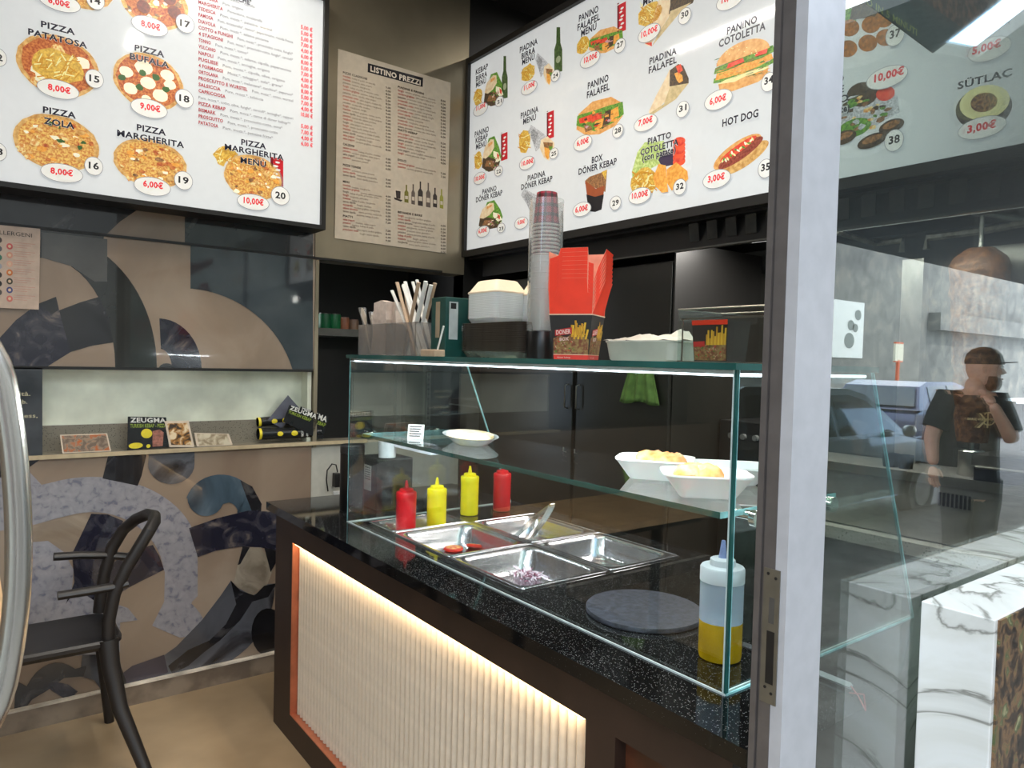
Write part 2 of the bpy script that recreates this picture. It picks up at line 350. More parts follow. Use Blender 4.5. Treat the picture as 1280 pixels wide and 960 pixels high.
swirl(cat([(238, 307), (391, 324), (391, 464), (370, 464)], arc(225, 500, 146, 140, -.28, -1.47, 16), [(238, 361)]), mat('mural dark teal reflection', (40, 47, 52), .06, noise=.35, nscale=2.2, coat=1, col2=(62, 68, 74)))  # bluish reflection on the glossy panel, painted as a shape
# lower zone, left to right
swirl([(-20, 576), (52, 573), (28, 590), (10, 612), (0, 625), (-20, 625)], MK)
swirl(cat([(30, 588), (37, 590), (52, 606)], arc(115, 690, 132, 94, -1.9, -.05, 22), [(247, 745), (240, 752)], arc(205, 800, 55, 58, -.9, -.15, 5), [(225, 797), (190, 782), (205, 752), (206, 715)], arc(115, 720, 90, 80, -.1, -1.8, 16), [(70, 648), (35, 658), (-10, 665), (-10, 600)]), ML)
swirl(cat([(35, 658)], arc(98, 742, 66, 98, -1.9, -.9, 9), [(90, 690), (70, 695), (50, 678), (35, 680)]), MS)
swirl([(35, 678), (60, 676), (80, 690), (92, 712), (90, 735), (160, 760), (172, 775), (150, 778), (150, 815), (30, 825)], ML)
swirl([(114, 642), (135, 643), (154, 651), (140, 680), (120, 720), (96, 735), (82, 755), (93, 728), (90, 692)], MN)
swirl([(94, 735), (125, 715), (160, 690), (191, 681), (199, 695), (205, 712), (165, 732), (135, 750), (120, 752)], MN)
swirl([(135, 570), (183, 568), (177, 594), (172, 607), (128, 598)], MK)
swirl(cat(arc(214, 580, 29, 25, 0, PI, 14), [(186, 567), (243, 565)]), MG)
swirl(cat(arc(257, 622, 23, 23, .35, PI, 10), arc(276, 634, 45, 41, PI*1.08, 2*PI-.1, 16), [(325, 640), (296, 640)], arc(285, 645, 13, 17, -.1, -1.5, 6)), MB_)
swirl([(300, 600), (315, 608), (327, 630), (326, 640), (315, 640), (308, 622)], MK)
swirl(cat([(236, 660), (270, 648), (310, 638), (350, 640), (352, 690)], [(325, 684), (300, 683), (270, 688), (247, 696)]), MN)
swirl([(297, 706), (305, 684), (326, 684), (334, 700), (340, 715), (334, 730), (312, 744), (292, 728)], MSH)
swirl([(303, 683), (312, 684), (300, 705), (297, 706)], MK)
swirl([(330, 684), (352, 690), (338, 715)], MK)
swirl(cat([(288, 726), (296, 734), (315, 744), (325, 740), (334, 730), (345, 729)], arc(185, 735, 158, 120, .0, 1.35, 14), [(180, 858), (160, 858), (150, 848)], [(175, 840), (220, 808), (252, 775), (275, 745)]), MG)
swirl([(288, 725), (300, 738), (318, 744), (330, 732), (345, 729), (335, 746), (315, 752), (300, 775), (275, 800), (255, 815), (235, 832), (215, 842), (210, 832), (235, 812), (262, 800), (282, 780), (295, 755), (292, 742)], MK)
swirl(cat(arc(335, 790, 21, 30, .5, 2*PI-.5, 18)), MK)
swirl([(148, 845), (165, 832), (205, 818), (210, 840), (180, 852), (160, 862)], mat('mural dusk violet', (54, 50, 60), .15, noise=.2, nscale=5, coat=.6))
swirl([(103, 818), (140, 818), (150, 830), (160, 858), (132, 870), (118, 850), (100, 845)], MG)
swirl(cat([(20, 850)], arc(72, 900, 48, 72, PI*1.2, PI*1.65, 8), [(108, 832), (104, 845), (80, 847), (60, 862), (40, 874), (24, 895), (16, 915)]), MK)
swirl([(55, 856), (70, 852), (85, 855), (97, 864), (85, 876), (70, 866)], MN)

# ------------------------------------------------------------------ lamps of the room
def strip_lamp(x, y0, y1, e, label):
    t = thing('linear_ceiling_lamp', label, 'ceiling lamp', (x, (y0+y1)/2, ZC))
    MB().box(x-.022, x+.022, y0, y1, ZC-.03, ZC-.001, BLACK).build('housing', t); MB().box(x-.014, x+.014, y0+.01, y1-.01, ZC-.036, ZC-.03, mat('lamp diffuser', (255, 250, 240), .5, emit=9, ecol=(255, 246, 230))).build('diffuser', t)
    a = area('lamp_light', (x, (y0+y1)/2, ZC-.045), (0, 0, 0), .04, y1-y0, e, (1, .95, .87)); a.parent = t; a.location = (0, 0, -.045)
strip_lamp(.84, 1.2, 3.1, 28, 'long thin ceiling lamp above the space before the counter')
strip_lamp(2.75, 1.2, 3.1, 5, 'long thin ceiling lamp above the kitchen side')
for i, (x, y, lb) in enumerate(((1.42, 2.7, 'round recessed ceiling spotlight nearest the mural wall'), (1.45, 1.95, 'round recessed ceiling spotlight in the middle of the row'), (1.45, 1.15, 'round recessed ceiling spotlight nearest the shop window'), (.1, 2.2, 'round recessed ceiling spotlight above the chair'))):
    t = thing('ceiling_spotlight', lb, 'ceiling lamp', (x, y, ZC), 'round ceiling spotlights')
    MB().lathe([(.06, -.012), (.062, 0)], BLACK, (x, y, ZC)).build('ring', t, True); MB().lathe([(.045, -.014), (.045, -.0121)], mat('warm spotlight glass', (255, 230, 190), .5, emit=14, ecol=(255, 226, 180)), (x, y, ZC)).build('lens', t, True)
    l = bpy.data.lights.new('spot', 'SPOT'); l.energy = 24; l.spot_size = 2.0; l.spot_blend = .7; l.color = (1, .86, .68); l.shadow_soft_size = .04
    lo = bpy.data.objects.new('lamp_light', l); COL.objects.link(lo); lo.parent = t; lo.location = (0, 0, -.03)

# ------------------------------------------------------------------ menu board, left wall
BE = .30
PWH = ink('white', (226, 226, 222), BE); NAVY = ink('navy', (16, 18, 46), .05); RED = ink('red', (226, 40, 52), BE*.8); BLKI = ink('black', (26, 24, 30), .04); GREYI = ink('grey line', (150, 150, 156), BE)
CRUST = ink('crust', (222, 184, 116), BE, (186, 132, 66), 60); SAUCE = ink('tomato sauce', (160, 62, 34), BE, (206, 130, 66), 110); CHEESE = ink('melted cheese', (232, 210, 146), BE, (206, 136, 66), 100, (.42, .58)); CHEESE2 = ink('golden cheese', (226, 190, 104), BE, (196, 120, 56), 120, (.4, .6)); MOZZ = ink('mozzarella', (238, 232, 205), BE)
BASIL = ink('basil', (52, 92, 40), BE); LETT = ink('lettuce', (120, 170, 60), BE, (60, 110, 40), 120); FRYI = ink('fries', (226, 190, 84), BE, (190, 146, 56), 100); BUNI = ink('bun', (206, 140, 70), BE, (226, 178, 110), 60); TOMI = ink('tomato', (206, 50, 36), BE, (226, 90, 60), 60); MEATI = ink('meat', (104, 72, 46), BE, (168, 120, 76), 120); FRIEDI = ink('fried cutlet', (216, 140, 50), BE, (236, 178, 84), 90); DARKI = ink('dark food', (52, 42, 34), BE, (90, 70, 46), 120)
TORT = ink('tortilla', (232, 214, 182), BE, (214, 190, 150), 40); FOILI = ink('foil', (150, 154, 158), BE, (206, 208, 212), 130); COLAI = ink('cola red', (190, 24, 36), BE); BOTI = ink('bottle green', (44, 66, 34), BE, (80, 104, 56), 90); ONION = ink('onion', (196, 150, 160), BE); CREAM = ink('cream', (226, 220, 160), BE); PLATE = ink('plate grey', (212, 216, 218), BE); HALO = ink('pale halo', (206, 208, 206), BE)
def pic_out(pr, name): return pr.out(name)
def fries(pr, cx, cy, w, h, n=26):
    pr.ell(cx, cy, w/2, h/2, FRYI, 14, .12)
    for i in range(n):
        x = cx+random.uniform(-.38, .38)*w; y = cy+random.uniform(-.38, .38)*h; a = random.uniform(-1.3, 1.3); l = random.uniform(.18, .3)*h
        dx, dy = math.cos(a)*l/2, math.sin(a)*l/2; k = max(.7, h*.035)
        pr.poly([(x-dx+dy/l*k, y-dy-dx/l*k), (x+dx+dy/l*k, y+dy-dx/l*k), (x+dx-dy/l*k, y+dy+dx/l*k), (x-dx-dy/l*k, y-dy+dx/l*k)], CREAM if i % 3 == 0 else ink('fry shade', (196, 140, 36), BE))
def price(pr, cx, cy, rx, ry, t, x0, x1, yb, cap=7.2):
    pr.start(90); pr.ell(cx, cy, rx+.8, ry+.8, GREYI); pr.ell(cx, cy, rx, ry, PWH); pr.text(t, x0, x1, yb, cap, RED, .04); pr.out('price_tag')
def badge(pr, cx, cy, r, t, x0, x1, yb, cap=8, ry=None):
    pr.start(95); pr.ell(cx, cy, r+.8, (ry or r)+.8, GREYI); pr.ell(cx, cy, r, ry or r, PWH); pr.text(t, x0, x1, yb, cap, BLKI, .03); pr.out('number_badge')
def titles(pr, ls, cap):
    pr.start(100)
    for t, x0, x1, y in ls:
        pr.text(t, x0, x1, y, cap, PWH, .055); pr.text(t, x0, x1, y, cap, NAVY, .032)
    pr.out('dish_title')
def pizza(pr, cx, cy, rx, ry, kind, rot=0):
    pr.ell(cx, cy, rx+2, ry+2, HALO, 30); pr.ell(cx, cy, rx, ry, CRUST, 36, .015)
    pr.ell(cx, cy, rx*.9, ry*.9, SAUCE if kind in ('bufala', 'patatosa', 'salami') else CHEESE2, 30, .04)
    if kind == 'bufala':
        for x, y, a in ((-.62, -.35, .2), (-.12, -.5, .26), (.55, -.22, .2), (-.5, .25, .2), (0, .05, .22), (.62, .12, .17), (.35, .5, .22), (-.05, .62, .14)): pr.ell(cx+x*rx, cy+y*ry, a*rx, a*ry, MOZZ, 14, .06)
        for x, y in ((-.75, -.15), (.22, -.15), (-.25, .2), (.5, .28), (-.15, -.3)): pr.ell(cx+x*rx, cy+y*ry, .11*rx, .12*ry, BASIL, 8, .2)
    elif kind == 'patatosa':
        for i in range(14): a = random.uniform(0, 6.3); q = random.uniform(.2, .78); pr.ell(cx+q*rx*math.cos(a), cy+q*ry*math.sin(a), .2*rx, .2*ry, MOZZ if i % 3 else CHEESE, 10, .2)
        fries(pr, cx, cy+2, rx*1.25, ry*1.1, 46)
    else:
        for i in range(58):
            a = random.uniform(0, 6.3); q = math.sqrt(random.random())*.84; k_ = random.uniform(.05, .12); q2 = random.uniform(0, 3)
            pr.ell(cx+q*rx*math.cos(a), cy+q*ry*math.sin(a), k_*rx, k_*.9*ry, (CHEESE, FRIEDI, MOZZ, CHEESE2, SAUCE, CHEESE, CRUST)[i % 7] if i % 9 else BASIL if kind == 'zola' else MEATI, 7, .35)
            if pr.k > 78: pr.k = 24
        if kind == 'salami':
            for x, y in ((-.3, .2), (.45, -.1), (.0, -.3), (.6, .4)): pr.ell(cx+x*rx, cy+y*ry, .2*rx, .24*ry, ink('salami', (92, 40, 30), BE, (130, 60, 40), 120), 12)
    pr.out('dish_picture')
def can(pr, x0, x1, y0, y1):
    pr.rect(x0, x1, y0, y1, COLAI); pr.rect(x0, x0+(x1-x0)*.2, y0, y1, ink('cola dark', (110, 12, 24), BE)); cx = (x0+x1)/2; n = 6; h = (y1-y0)*.8
    for i in range(n):
        y = y0+h*.12+h*i/n; pr.ell(cx+(x1-x0)*.08*(-1)**i, y+h*.1, (x1-x0)*.2, h*.05, PWH, 8, .2)
    pr.rect(x0, x1, y0-.7, y0+.5, PLATE); pr.out('drink_picture')
def bottle(pr, x0, x1, y0, y1):
    w = x1-x0; c = (x0+x1)/2; h = y1-y0
    pr.poly([(c-w*.22, y0), (c+w*.22, y0), (c+w*.26, y0+h*.35), (x1, y0+h*.5), (x1, y1-1), (c, y1), (x0, y1-1), (x0, y0+h*.5), (c-w*.26, y0+h*.35)], BOTI); pr.ell(c, y0+h*.72, w*.3, h*.08, ink('bottle label', (150, 160, 130), BE), 10); pr.out('drink_picture')
def sandwich(pr, cx, cy, w, h, falafel=False):
    s = lambda pts, mt: pr.poly([(cx+x*w/2, cy+y*h/2) for x, y in pts], mt)
    if falafel:
        s([(-1, .7), (-.9, -.1), (-.3, -.75), (.5, -1), (.95, -.7), (1, 0), (.7, .5), (0, .95), (-.6, 1)], BUNI); s([(-1, .5), (-.95, 0), (-.2, -.4), (.6, -.6), (1, -.75), (1.05, -.1), (.6, .35), (-.2, .8)], LETT)
        s([(-.9, .15), (-.3, -.1), (.1, -.2), (.1, .15), (-.4, .3), (-.85, .4)], TOMI); s([(-.2, .75), (-.2, .3), (.2, .1), (.3, .4), (.1, .7)], FRIEDI); s([(.45, .3), (.5, -.3), (.8, -.5), (.85, 0), (.7, .3)], FRIEDI); s([(-.6, .85), (-.7, .45), (-.4, .4), (-.3, .7)], MEATI); s([(.1, .7), (.25, -.25), (.5, -.35), (.45, .35)], DARKI); s([(-.9, -.05), (-.4, -.65), (.4, -.95), (.9, -.75), (.3, -.5), (-.3, -.25)], BUNI); garnish(pr, cx+w*.02, cy+h*.12, w*.8, h*.45, 22, (LETT, BASIL, MEATI, FRIEDI, TOMI, DARKI, ONION))
    else:
        s([(-.3, -.9), (.3, -1.05), (.8, -.4), (1, .1), (.8, .6), (.2, .9), (-.6, .95), (-.95, .6)], LETT); s([(-1, .75), (-.9, .2), (-.2, .15), (.5, .3), (.9, .4), (.6, .85), (-.3, 1)], DARKI); s([(-.7, .7), (-.5, .35), (.1, .35), (.3, .7)], MEATI); s([(.2, -.2), (.7, -.1), (.95, .3), (.6, .45), (.2, .1)], MOZZ); s([(.55, -.1), (.8, .05), (.75, .3), (.6, .2)], TOMI)
        s([(-.95, .2), (-.7, -.4), (-.1, -.85), (.25, -.85), (.3, -.4), (-.1, 0), (-.6, .25)], TORT); garnish(pr, cx+w*.15, cy+h*.22, w*.6, h*.4, 26, (MEATI, DARKI, LETT, MOZZ, MEATI, ONION, BASIL)); s([(-.3, -.6), (.15, -.75), (.1, -.6), (-.3, -.4)], BUNI)
    pr.out('dish_picture')
def foilwrap(pr, x0, y0, x1, y1):
    w, h = x1-x0, y1-y0; s = lambda pts, mt: pr.poly([(x0+x*w, y0+y*h) for x, y in pts], mt)
    s([(.12, 0), (.6, .25), (.8, .4), (.55, .55), (.3, .75), (.2, .5), (0, .2)], FOILI); s([(.2, .1), (.4, .25), (.25, .6), (.1, .25)], ink('foil shade', (104, 108, 112), BE, (180, 182, 186), 150))
    s([(.5, .42), (.75, .32), (1, .5), (1, .62), (.8, 1), (.6, .9), (.45, .65)], TORT); s([(.58, .48), (.95, .5), (.92, .65), (.8, .72), (.62, .62)], MEATI); s([(.62, .62), (.8, .66), (.85, .85), (.75, .97), (.64, .85)], FRIEDI); s([(.78, .6), (.95, .6), (.88, .75)], LETT); pr.out('dish_picture')
def garnish(pr, cx, cy, w, h, n, ms):
    for i in range(n):
        a = random.uniform(0, 6.3); q = math.sqrt(random.random()); pr.ell(cx+q*w/2*math.cos(a), cy+q*h/2*math.sin(a), random.uniform(.03, .09)*w, random.uniform(.03, .08)*h, ms[i % len(ms)], 7, .4)
def burger(pr, cx, cy, w, h):
    s = lambda pts, mt: pr.poly(pr.sheared([(cx+x*w/2, cy+y*h/2) for x, y in pts], cx, cy), mt)
    s([(-.85, .45), (.85, .45), (.8, .85), (.5, 1), (-.5, 1), (-.8, .85)], BUNI); s([(-1.02, .35), (-.5, .5), (0, .55), (.5, .5), (1, .4), (1.05, .2), (.2, .1), (-1, .15)], LETT); s([(-.9, .45), (-.3, .62), (.1, .55), (.5, .62), (.9, .5), (.5, .4), (-.6, .38)], CREAM)
    s([(-.95, .25), (-.9, -.05), (-.4, -.1), (.3, -.12), (.95, -.05), (1, .2), (.5, .32), (-.3, .35)], FRIEDI); s([(-1, -.05), (-.95, -.3), (0, -.38), (1, -.4), (1.05, -.1), (.6, 0), (0, -.06), (-.6, 0)], LETT)
    garnish(pr, cx, cy+h*.12, w*.95, h*.2, 26, (FRIEDI, CRUST, FRYI, MEATI)); garnish(pr, cx, cy-h*.1, w*.95, h*.14, 20, (LETT, BASIL, LETT, MEATI, ONION)); garnish(pr, cx, cy+h*.22, w*.9, h*.1, 12, (BASIL, LETT))
    s([(-.55, -.08), (-.5, -.28), (0, -.3), (.05, -.1)], TOMI); s([(.4, -.15), (.45, -.35), (.85, -.36), (.8, -.12)], TOMI)
    pr.poly(pr.sheared(cat(arc(cx, cy-h*.16, w*.45, h*.36, PI, 2*PI, 18)), cx, cy), BUNI)
    for i in range(16): a = random.uniform(3.6, 5.8); q = random.uniform(.4, .85); pr.ell(cx+w*.43*q*math.cos(a), cy-h*.14+h*.32*q*math.sin(a), .9, .6, CREAM, 6)
    pr.out('dish_picture')

YBL = 3.25
mbl = thing('menu_board', 'white lit pizza menu board in a black frame on the mural wall', 'menu board', (.4, YBL, 2.1))
a = P(399.5, 282, 1, YBL); zt = P(403, 6, 1, YBL).z
fr = MB(); xr = P(405, 285, 1, YBL).x; zb = P(405, 288, 1, YBL).z
fr.box(-1.3, xr, YBL-.02, YL, zb, a.z, BLACK); fr.box(a.x, xr, YBL-.02, YL, a.z, 3.2, BLACK); fr.box(-1.3, a.x, YBL-.02, YL, 3.13, 3.2, BLACK); fr.box(-1.3, -1.25, YBL-.02, YL, zb, 3.2, BLACK); fr.build('frame', mbl)
MB().box(-1.25, a.x, YBL, YBL+.03, a.z, 3.13, mat('lit menu panel', (190, 193, 194), .06, emit=.42, ecol=(230, 234, 236), noise=.01)).build('lit_panel', mbl)
pr = Print(1, YBL, mbl)
pizza(pr, 72, 82, 52, 38, 'patatosa'); pizza(pr, 70, 178.6, 54, 35, 'zola'); pizza(pr, 185, 102, 44, 35, 'bufala'); pizza(pr, 187.5, 204, 46, 30, 'margherita'); pizza(pr, 192, 2, 43, 34, 'salami'); pizza(pr, 100, -24, 44, 34, 'margherita')
fries(pr, 283, 196, 32, 26, 30); pr.out('dish_picture'); can(pr, 338, 354, 197, 232); pizza(pr, 316, 222, 36, 28, 'margherita')
titles(pr, [('PIZZA', 51, 93.5, 34), ('PATATOSA', 35, 108.7, 43.5)], 7.6); titles(pr, [('PIZZA', 53.4, 94.7, 141), ('ZOLA', 54.4, 92.8, 154.7)], 7.8)
titles(pr, [('PIZZA', 167.8, 205, 63.3), ('BUFALA', 162, 211, 74)], 7.6); titles(pr, [('PIZZA', 170.6, 207, 163), ('MARGHERITA', 146, 229.7, 170)], 7.6); titles(pr, [('PIZZA', 301, 332, 181), ('MARGHERITA', 280.4, 354, 187), ('MEN\u00d9', 300, 332, 203.5)], 7)
for q in ((72.3, 112, 26, 11, '8,00\u20ac', 59.6, 88, 112), (77, 216.6, 26, 11, '8,00\u20ac', 62.8, 91, 216.6), (186, 136, 22.5, 11, '9,00\u20ac', 174.7, 200, 135.5), (190, 233.4, 22.5, 11, '6,00\u20ac', 178.5, 203.4, 232.8), (186.6, 33, 22.5, 11, '8,00\u20ac', 176, 200, 32.5), (316, 253, 19.5, 9.5, '10,00\u20ac', 304, 329, 253.5), (74, 3, 26, 11, '8,00\u20ac', 60, 87, 3.5)): price(pr, *q)
for cx, cy, t in ((117.7, 99, '15'), (117, 208, '16'), (231, 30, '17'), (230, 123.7, '18'), (229, 226, '19'), (350, 245, '20'), (119, 1, '14'), (-3, 72, '12'), (-3, 190, '13')): badge(pr, cx, cy, 11, t, cx-6.4, cx+6.4, cy+2.4)
rows = [('CIPOLLA', 'Pom, mozz.*, cipolla'), ('MARINARA', 'Pom, origano'), ('MARGHERITA', 'Pomodoro, mozzarella'), ('TEDESCA', 'Pom, mozz.*, patatine, wurstel'), ('FAMOSA', 'Pom, mozzarella*, tonno*, peperoncino, rucola fresca'), ('DIAVOLA', 'Pom, mozz.*, salame piccante'), ('COTTO e FUNGHI', 'Pom, mozz.*, prosciutto cotto, funghi*'), ('4 STAGIONI', 'Pom, mozz.*, prosciutto cotto, funghi*, carciofi*'), ('TONNO', 'Pom, mozz.*, tonno*'), ('VULCANO', 'Pom, mozz.*, salame, cipolla, peperoncino'), ('NAPOLI', 'Pom, mozz.*, acciughe, origano'), ('PUGLIESE', 'Pom, mozz.*, cipolla, olive, origano'), ('4 FORMAGGI', 'Mozz.*, taleggio*, zola*, grana*'), ('ORTOLANA', 'Pom, mozz.*, melanzane*, zucchine*, peperoni*'), ('PROSCIUTTO E WURSTEL', 'Pom, mozz.*, cotto, wurstel'), ('SALSICCIA', 'Pom, mozz.*, salsiccia'), ('CAPRICCIOSA', ''), ('', 'Pom, mozz.*, cotto, olive, funghi*, carciofi*, acciughe*, capperi'), ('PIZZA KEBAP', 'Pom, mozz.*, carne di d\u00f6ner kebap**'), ('BISMARK', 'Pom, mozz.*, prosciutto cotto, uova*'), ('PROSCIUTTO', 'Pom, mozz.*, prosciutto cotto'), ('PATATOSA', 'Pom, mozz.*, patatine fritte*')]
pr.text("PIZZE CLASSICHE'", 248, 314, -14, 6.5, NAVY, .03)
for i, (n_, d_) in enumerate(rows):
    y = -11.5+i*7.93; x = 248
    if n_: x1 = x+len(n_)*3.05; pr.text(n_, x, x1, y, 4.2, ink('menu red', (170, 24, 44), .1), .03); 
    else: x1 = x-6
    if d_: s_ = (y-484)/(-1592); xx = x1+6; wl_ = min(len(d_)*2.15, 366-xx); pr.text(d_, xx, xx+wl_, y+(xx-x)*(484-y)/1592, 3.4, ink('menu grey', (96, 92, 100), .15), .0)
    if n_ and i > 0:
        q = '%d,00 \u20ac' % (4+(i*7) % 5 if i > 2 else 5); pr.text(q if i != 16 else '10,00 \u20ac', 376, 390.5, y+128*(484-y)/1592, 4.6, RED, .03)
pr.out('price_list')

# ------------------------------------------------------------------ menu board above the kitchen
mbr = thing('menu_board', 'long white lit kebab menu board above the kitchen opening', 'menu board', (XB, 2, 2.1))
a = P(583.5, 314, 0, XB); zt = P(586, 82, 0, XB).z; ze = zt
fr = MB(); fr.box(XB-.02, XB+.12, a.y, a.y+.05, a.z-.03, zt+.03, BLACK); fr.box(XB-.02, XB+.12, .66, a.y, a.z-.035, a.z, BLACK); fr.box(XB-.02, XB+.12, .66, a.y, zt, zt+.03, BLACK); fr.box(XB-.02, XB+.12, .61, .66, a.z-.03, zt+.03, BLACK); fr.build('frame', mbr)
MB().box(XB, XB+.03, .66, a.y, a.z, zt, mat('lit menu panel', (1, 1, 1))).build('lit_panel', mbr)
ZBR = a.z
pr = Print(0, XB, mbr)
bottle(pr, 627.5, 634.7, 70, 123); sandwich(pr, 617.5, 112, 25, 42); fries(pr, 597.5, 121, 11, 21, 14); pr.out('dish_picture')
foilwrap(pr, 669, 66, 692, 107); bottle(pr, 693, 703, 34, 90); fries(pr, 660.5, 91, 17, 21, 18); pr.out('dish_picture')
can(pr, 771.7, 782.5, 4, 40); sandwich(pr, 757, 50, 42, 34, True); fries(pr, 729, 57, 16, 22, 18); pr.out('dish_picture')
can(pr, 626.4, 634.5, 166, 200); sandwich(pr, 614.5, 193, 24, 44); fries(pr, 598, 201, 10, 22, 14); pr.out('dish_picture')
can(pr, 683.6, 692.5, 139, 173); foilwrap(pr, 660, 156, 693, 201); fries(pr, 656, 177, 15, 28, 20); pr.out('dish_picture')
sandwich(pr, 749.5, 145, 58, 48, True); sandwich(pr, 613.5, 269, 30, 36)
foilwrap(pr, 651, 236, 690, 275)
s = lambda pts, mt: pr.poly(pts, mt)
s([(731.5, 226), (737, 221), (759, 213), (757, 240), (731.5, 230)], MEATI); s([(752, 215), (759, 212), (757, 225)], FRYI); s([(731.5, 226), (745, 236), (756, 232), (754, 246), (734, 246)], ink('box rust', (150, 74, 40), BE)); s([(733, 243), (744, 246), (755, 243), (752, 262), (744, 265), (736, 264)], BLKI); pr.out('dish_picture')
s([(828, -14), (842, -12), (838, 18), (828, 34), (812, 58), (806, 55)], TORT); s([(838, -8), (870, -6), (866, 4), (836, 18), (838, 6)], DARKI); s([(838, 14), (864, 3), (850, 16), (815, 58), (824, 40), (836, 22)], ink('tortilla fold', (186, 166, 120), BE, (206, 186, 140), 60)); s([(806, 54), (815, 53), (815, 58)], TOMI); pr.out('dish_picture')
fries(pr, 812.5, 17, 29, 29, 36); pr.out('dish_picture')
s([(837.5, 86), (833, 96), (820, 120), (811, 140), (812, 142), (822, 137), (833, 125), (838, 108)], TORT); s([(837.5, 88), (848, 80), (854, 82), (861, 98), (861, 104), (850, 107), (837, 108)], DARKI); s([(843, 92), (848, 90), (853, 94), (854, 101), (849, 104), (846, 100)], FRIEDI); s([(845, 83), (851, 80), (854, 88), (848, 92)], TOMI); s([(838, 108), (861, 104), (845, 124), (815, 144), (812, 142), (830, 130)], ink('tortilla fold', (1, 1, 1))); pr.out('dish_picture')
burger(pr, 929.5, 81, 74, 56)
pts = lambda cx, cy, rx, ry, rot: [(cx+rx*math.cos(t_)*math.cos(rot)-ry*math.sin(t_)*math.sin(rot), cy+rx*math.cos(t_)*math.sin(rot)+ry*math.sin(t_)*math.cos(rot)) for t_ in [2*PI*i/28 for i in range(28)]]
s(pts(922, 190, 36, 11.5, -.62), BUNI); s(pts(932, 197, 35, 9.5, -.62), CRUST); s(pts(926, 191, 34, 7.5, -.62), ink('sausage', (120, 44, 36), BE, (160, 80, 60), 120)); s(pts(923, 186, 28, 4.5, -.62), TOMI)
for i in range(16): s(pts(903+i*2.6+random.uniform(-1, 1), 203-i*1.95+random.uniform(-2.5, 2.5), 2.4, 1.2, random.uniform(-1.5, 1.5)), (CREAM, LETT, MOZZ)[i % 3])
pr.out('dish_picture')
s(pts(826, 212, 41, 34, -.6), PLATE); s([(792, 240), (790, 215), (797, 190), (806, 178), (830, 176), (835, 200), (815, 210)], ink('shredded salad', (206, 220, 150), BE, (150, 176, 80), 90)); s([(823, 200), (830, 188), (842, 192), (842, 206), (828, 209)], ink('red cabbage', (56, 44, 70), BE))
for k in range(6): s(pts(849, 202-k*5, 8, 5.5, -.3), TOMI if k % 2 else ink('tomato shade', (226, 84, 50), BE))
fries(pr, 806, 228, 34, 36, 50); s([(817, 222), (824, 205), (833, 207), (834, 225), (836, 240), (828, 241), (820, 233)], FRIEDI); s([(834, 212), (846, 203), (860, 214), (861, 224), (850, 236), (840, 238), (834, 228)], FRIEDI); pr.out('dish_picture')
for ls, cp in (([('KEBAP', 595.8, 611, 94), ('BIRRA', 596, 610, 102.5), ('MEN\u00d9', 596, 608.5, 110)], 6.5), ([('PIADINA', 650.8, 673, 66.7), ('BIRRA', 653, 670, 74.5), ('MEN\u00d9', 653.8, 669.3, 82)], 7), ([('PANINO', 724.7, 749, 28), ('FALAFEL', 723, 751, 39.3), ('MEN\u00d9', 727.5, 746.7, 46.5)], 8), ([('PANINO', 594.5, 612, 172), ('KEBAP', 595.6, 610.7, 179.5), ('MEN\u00d9', 596, 609, 187.5)], 6.8), ([('PIADINA', 652, 674, 148.7), ('MEN\u00d9', 655, 671, 156)], 7), ([('PANINO', 735.8, 761.7, 112), ('FALAFEL', 734.7, 763, 123.4)], 8), ([('PANINO', 604, 621.6, 243.5), ('D\u00d6NER KEBAP', 596, 629, 253.3)], 6.3), ([('PIADINA', 660.6, 682.7, 226.4), ('D\u00d6NER KEBAP', 652.6, 691.6, 237.6)], 6.6), ([('BOX', 740.8, 754.4, 204.3), ('D\u00d6NER KEBAP', 724.3, 772, 218.8)], 7.5), ([('PIADINA', 813, 846.7, 81.3), ('FALAFEL', 812, 847, 92.6)], 8), ([('PANINO', 909.7, 947.5, 44), ('COTOLETTA', 899.7, 958, 60)], 9), ([('HOT DOG', 904, 949, 159)], 9), ([('PIATTO', 810.8, 840, 181), ('COTOLETTA', 801.7, 849, 194.7), ('(con patate)', 804, 845.8, 201.8)], 7.5), ([('MEN\u00d9', 805, 828, 8)], 8)): titles(pr, ls, cp)
for q in ((601.7, 137, 8.5, 7, '11,00\u20ac', 596.3, 607.7, 138.7, 5), (662.5, 110, 9.5, 7.5, '11,00\u20ac', 656, 669.5, 113.5, 5.5), (738.7, 74.7, 12, 9, '10,00\u20ac', 731, 747.5, 79.5, 6.5), (600.7, 223, 7.3, 7, '10,00\u20ac', 594.5, 606.8, 226.8, 5), (659.7, 204, 9, 7.5, '10,00\u20ac', 653, 667.7, 208, 5.5), (729.6, 179, 11, 9, '6,00\u20ac', 722, 736.9, 183, 6.5), (604.8, 289.6, 7.5, 6.5, '6,00\u20ac', 599, 609.5, 292, 5), (652.6, 279, 8, 7, '6,00\u20ac', 648, 657, 281, 5), (728.4, 261.8, 11, 8.3, '6,00\u20ac', 720, 735.8, 266, 6.5), (812.5, 41.7, 13.5, 10, '10,00\u20ac', 802.5, 823, 48, 7), (808, 154, 14, 9.5, '7,00\u20ac', 799, 816.7, 158, 7), (899, 125, 17, 11.5, '6,00\u20ac', 888, 908.7, 131.7, 7.5), (897, 224, 17, 11, '3,00\u20ac', 885.8, 906.9, 228.4, 7.5), (800.8, 245, 13.5, 9.5, '10,00\u20ac', 790.8, 811, 249, 6.8), (914, 0, 17, 11, '10,00\u20ac', 903, 925, 5, 7.5)): price(pr, *q)
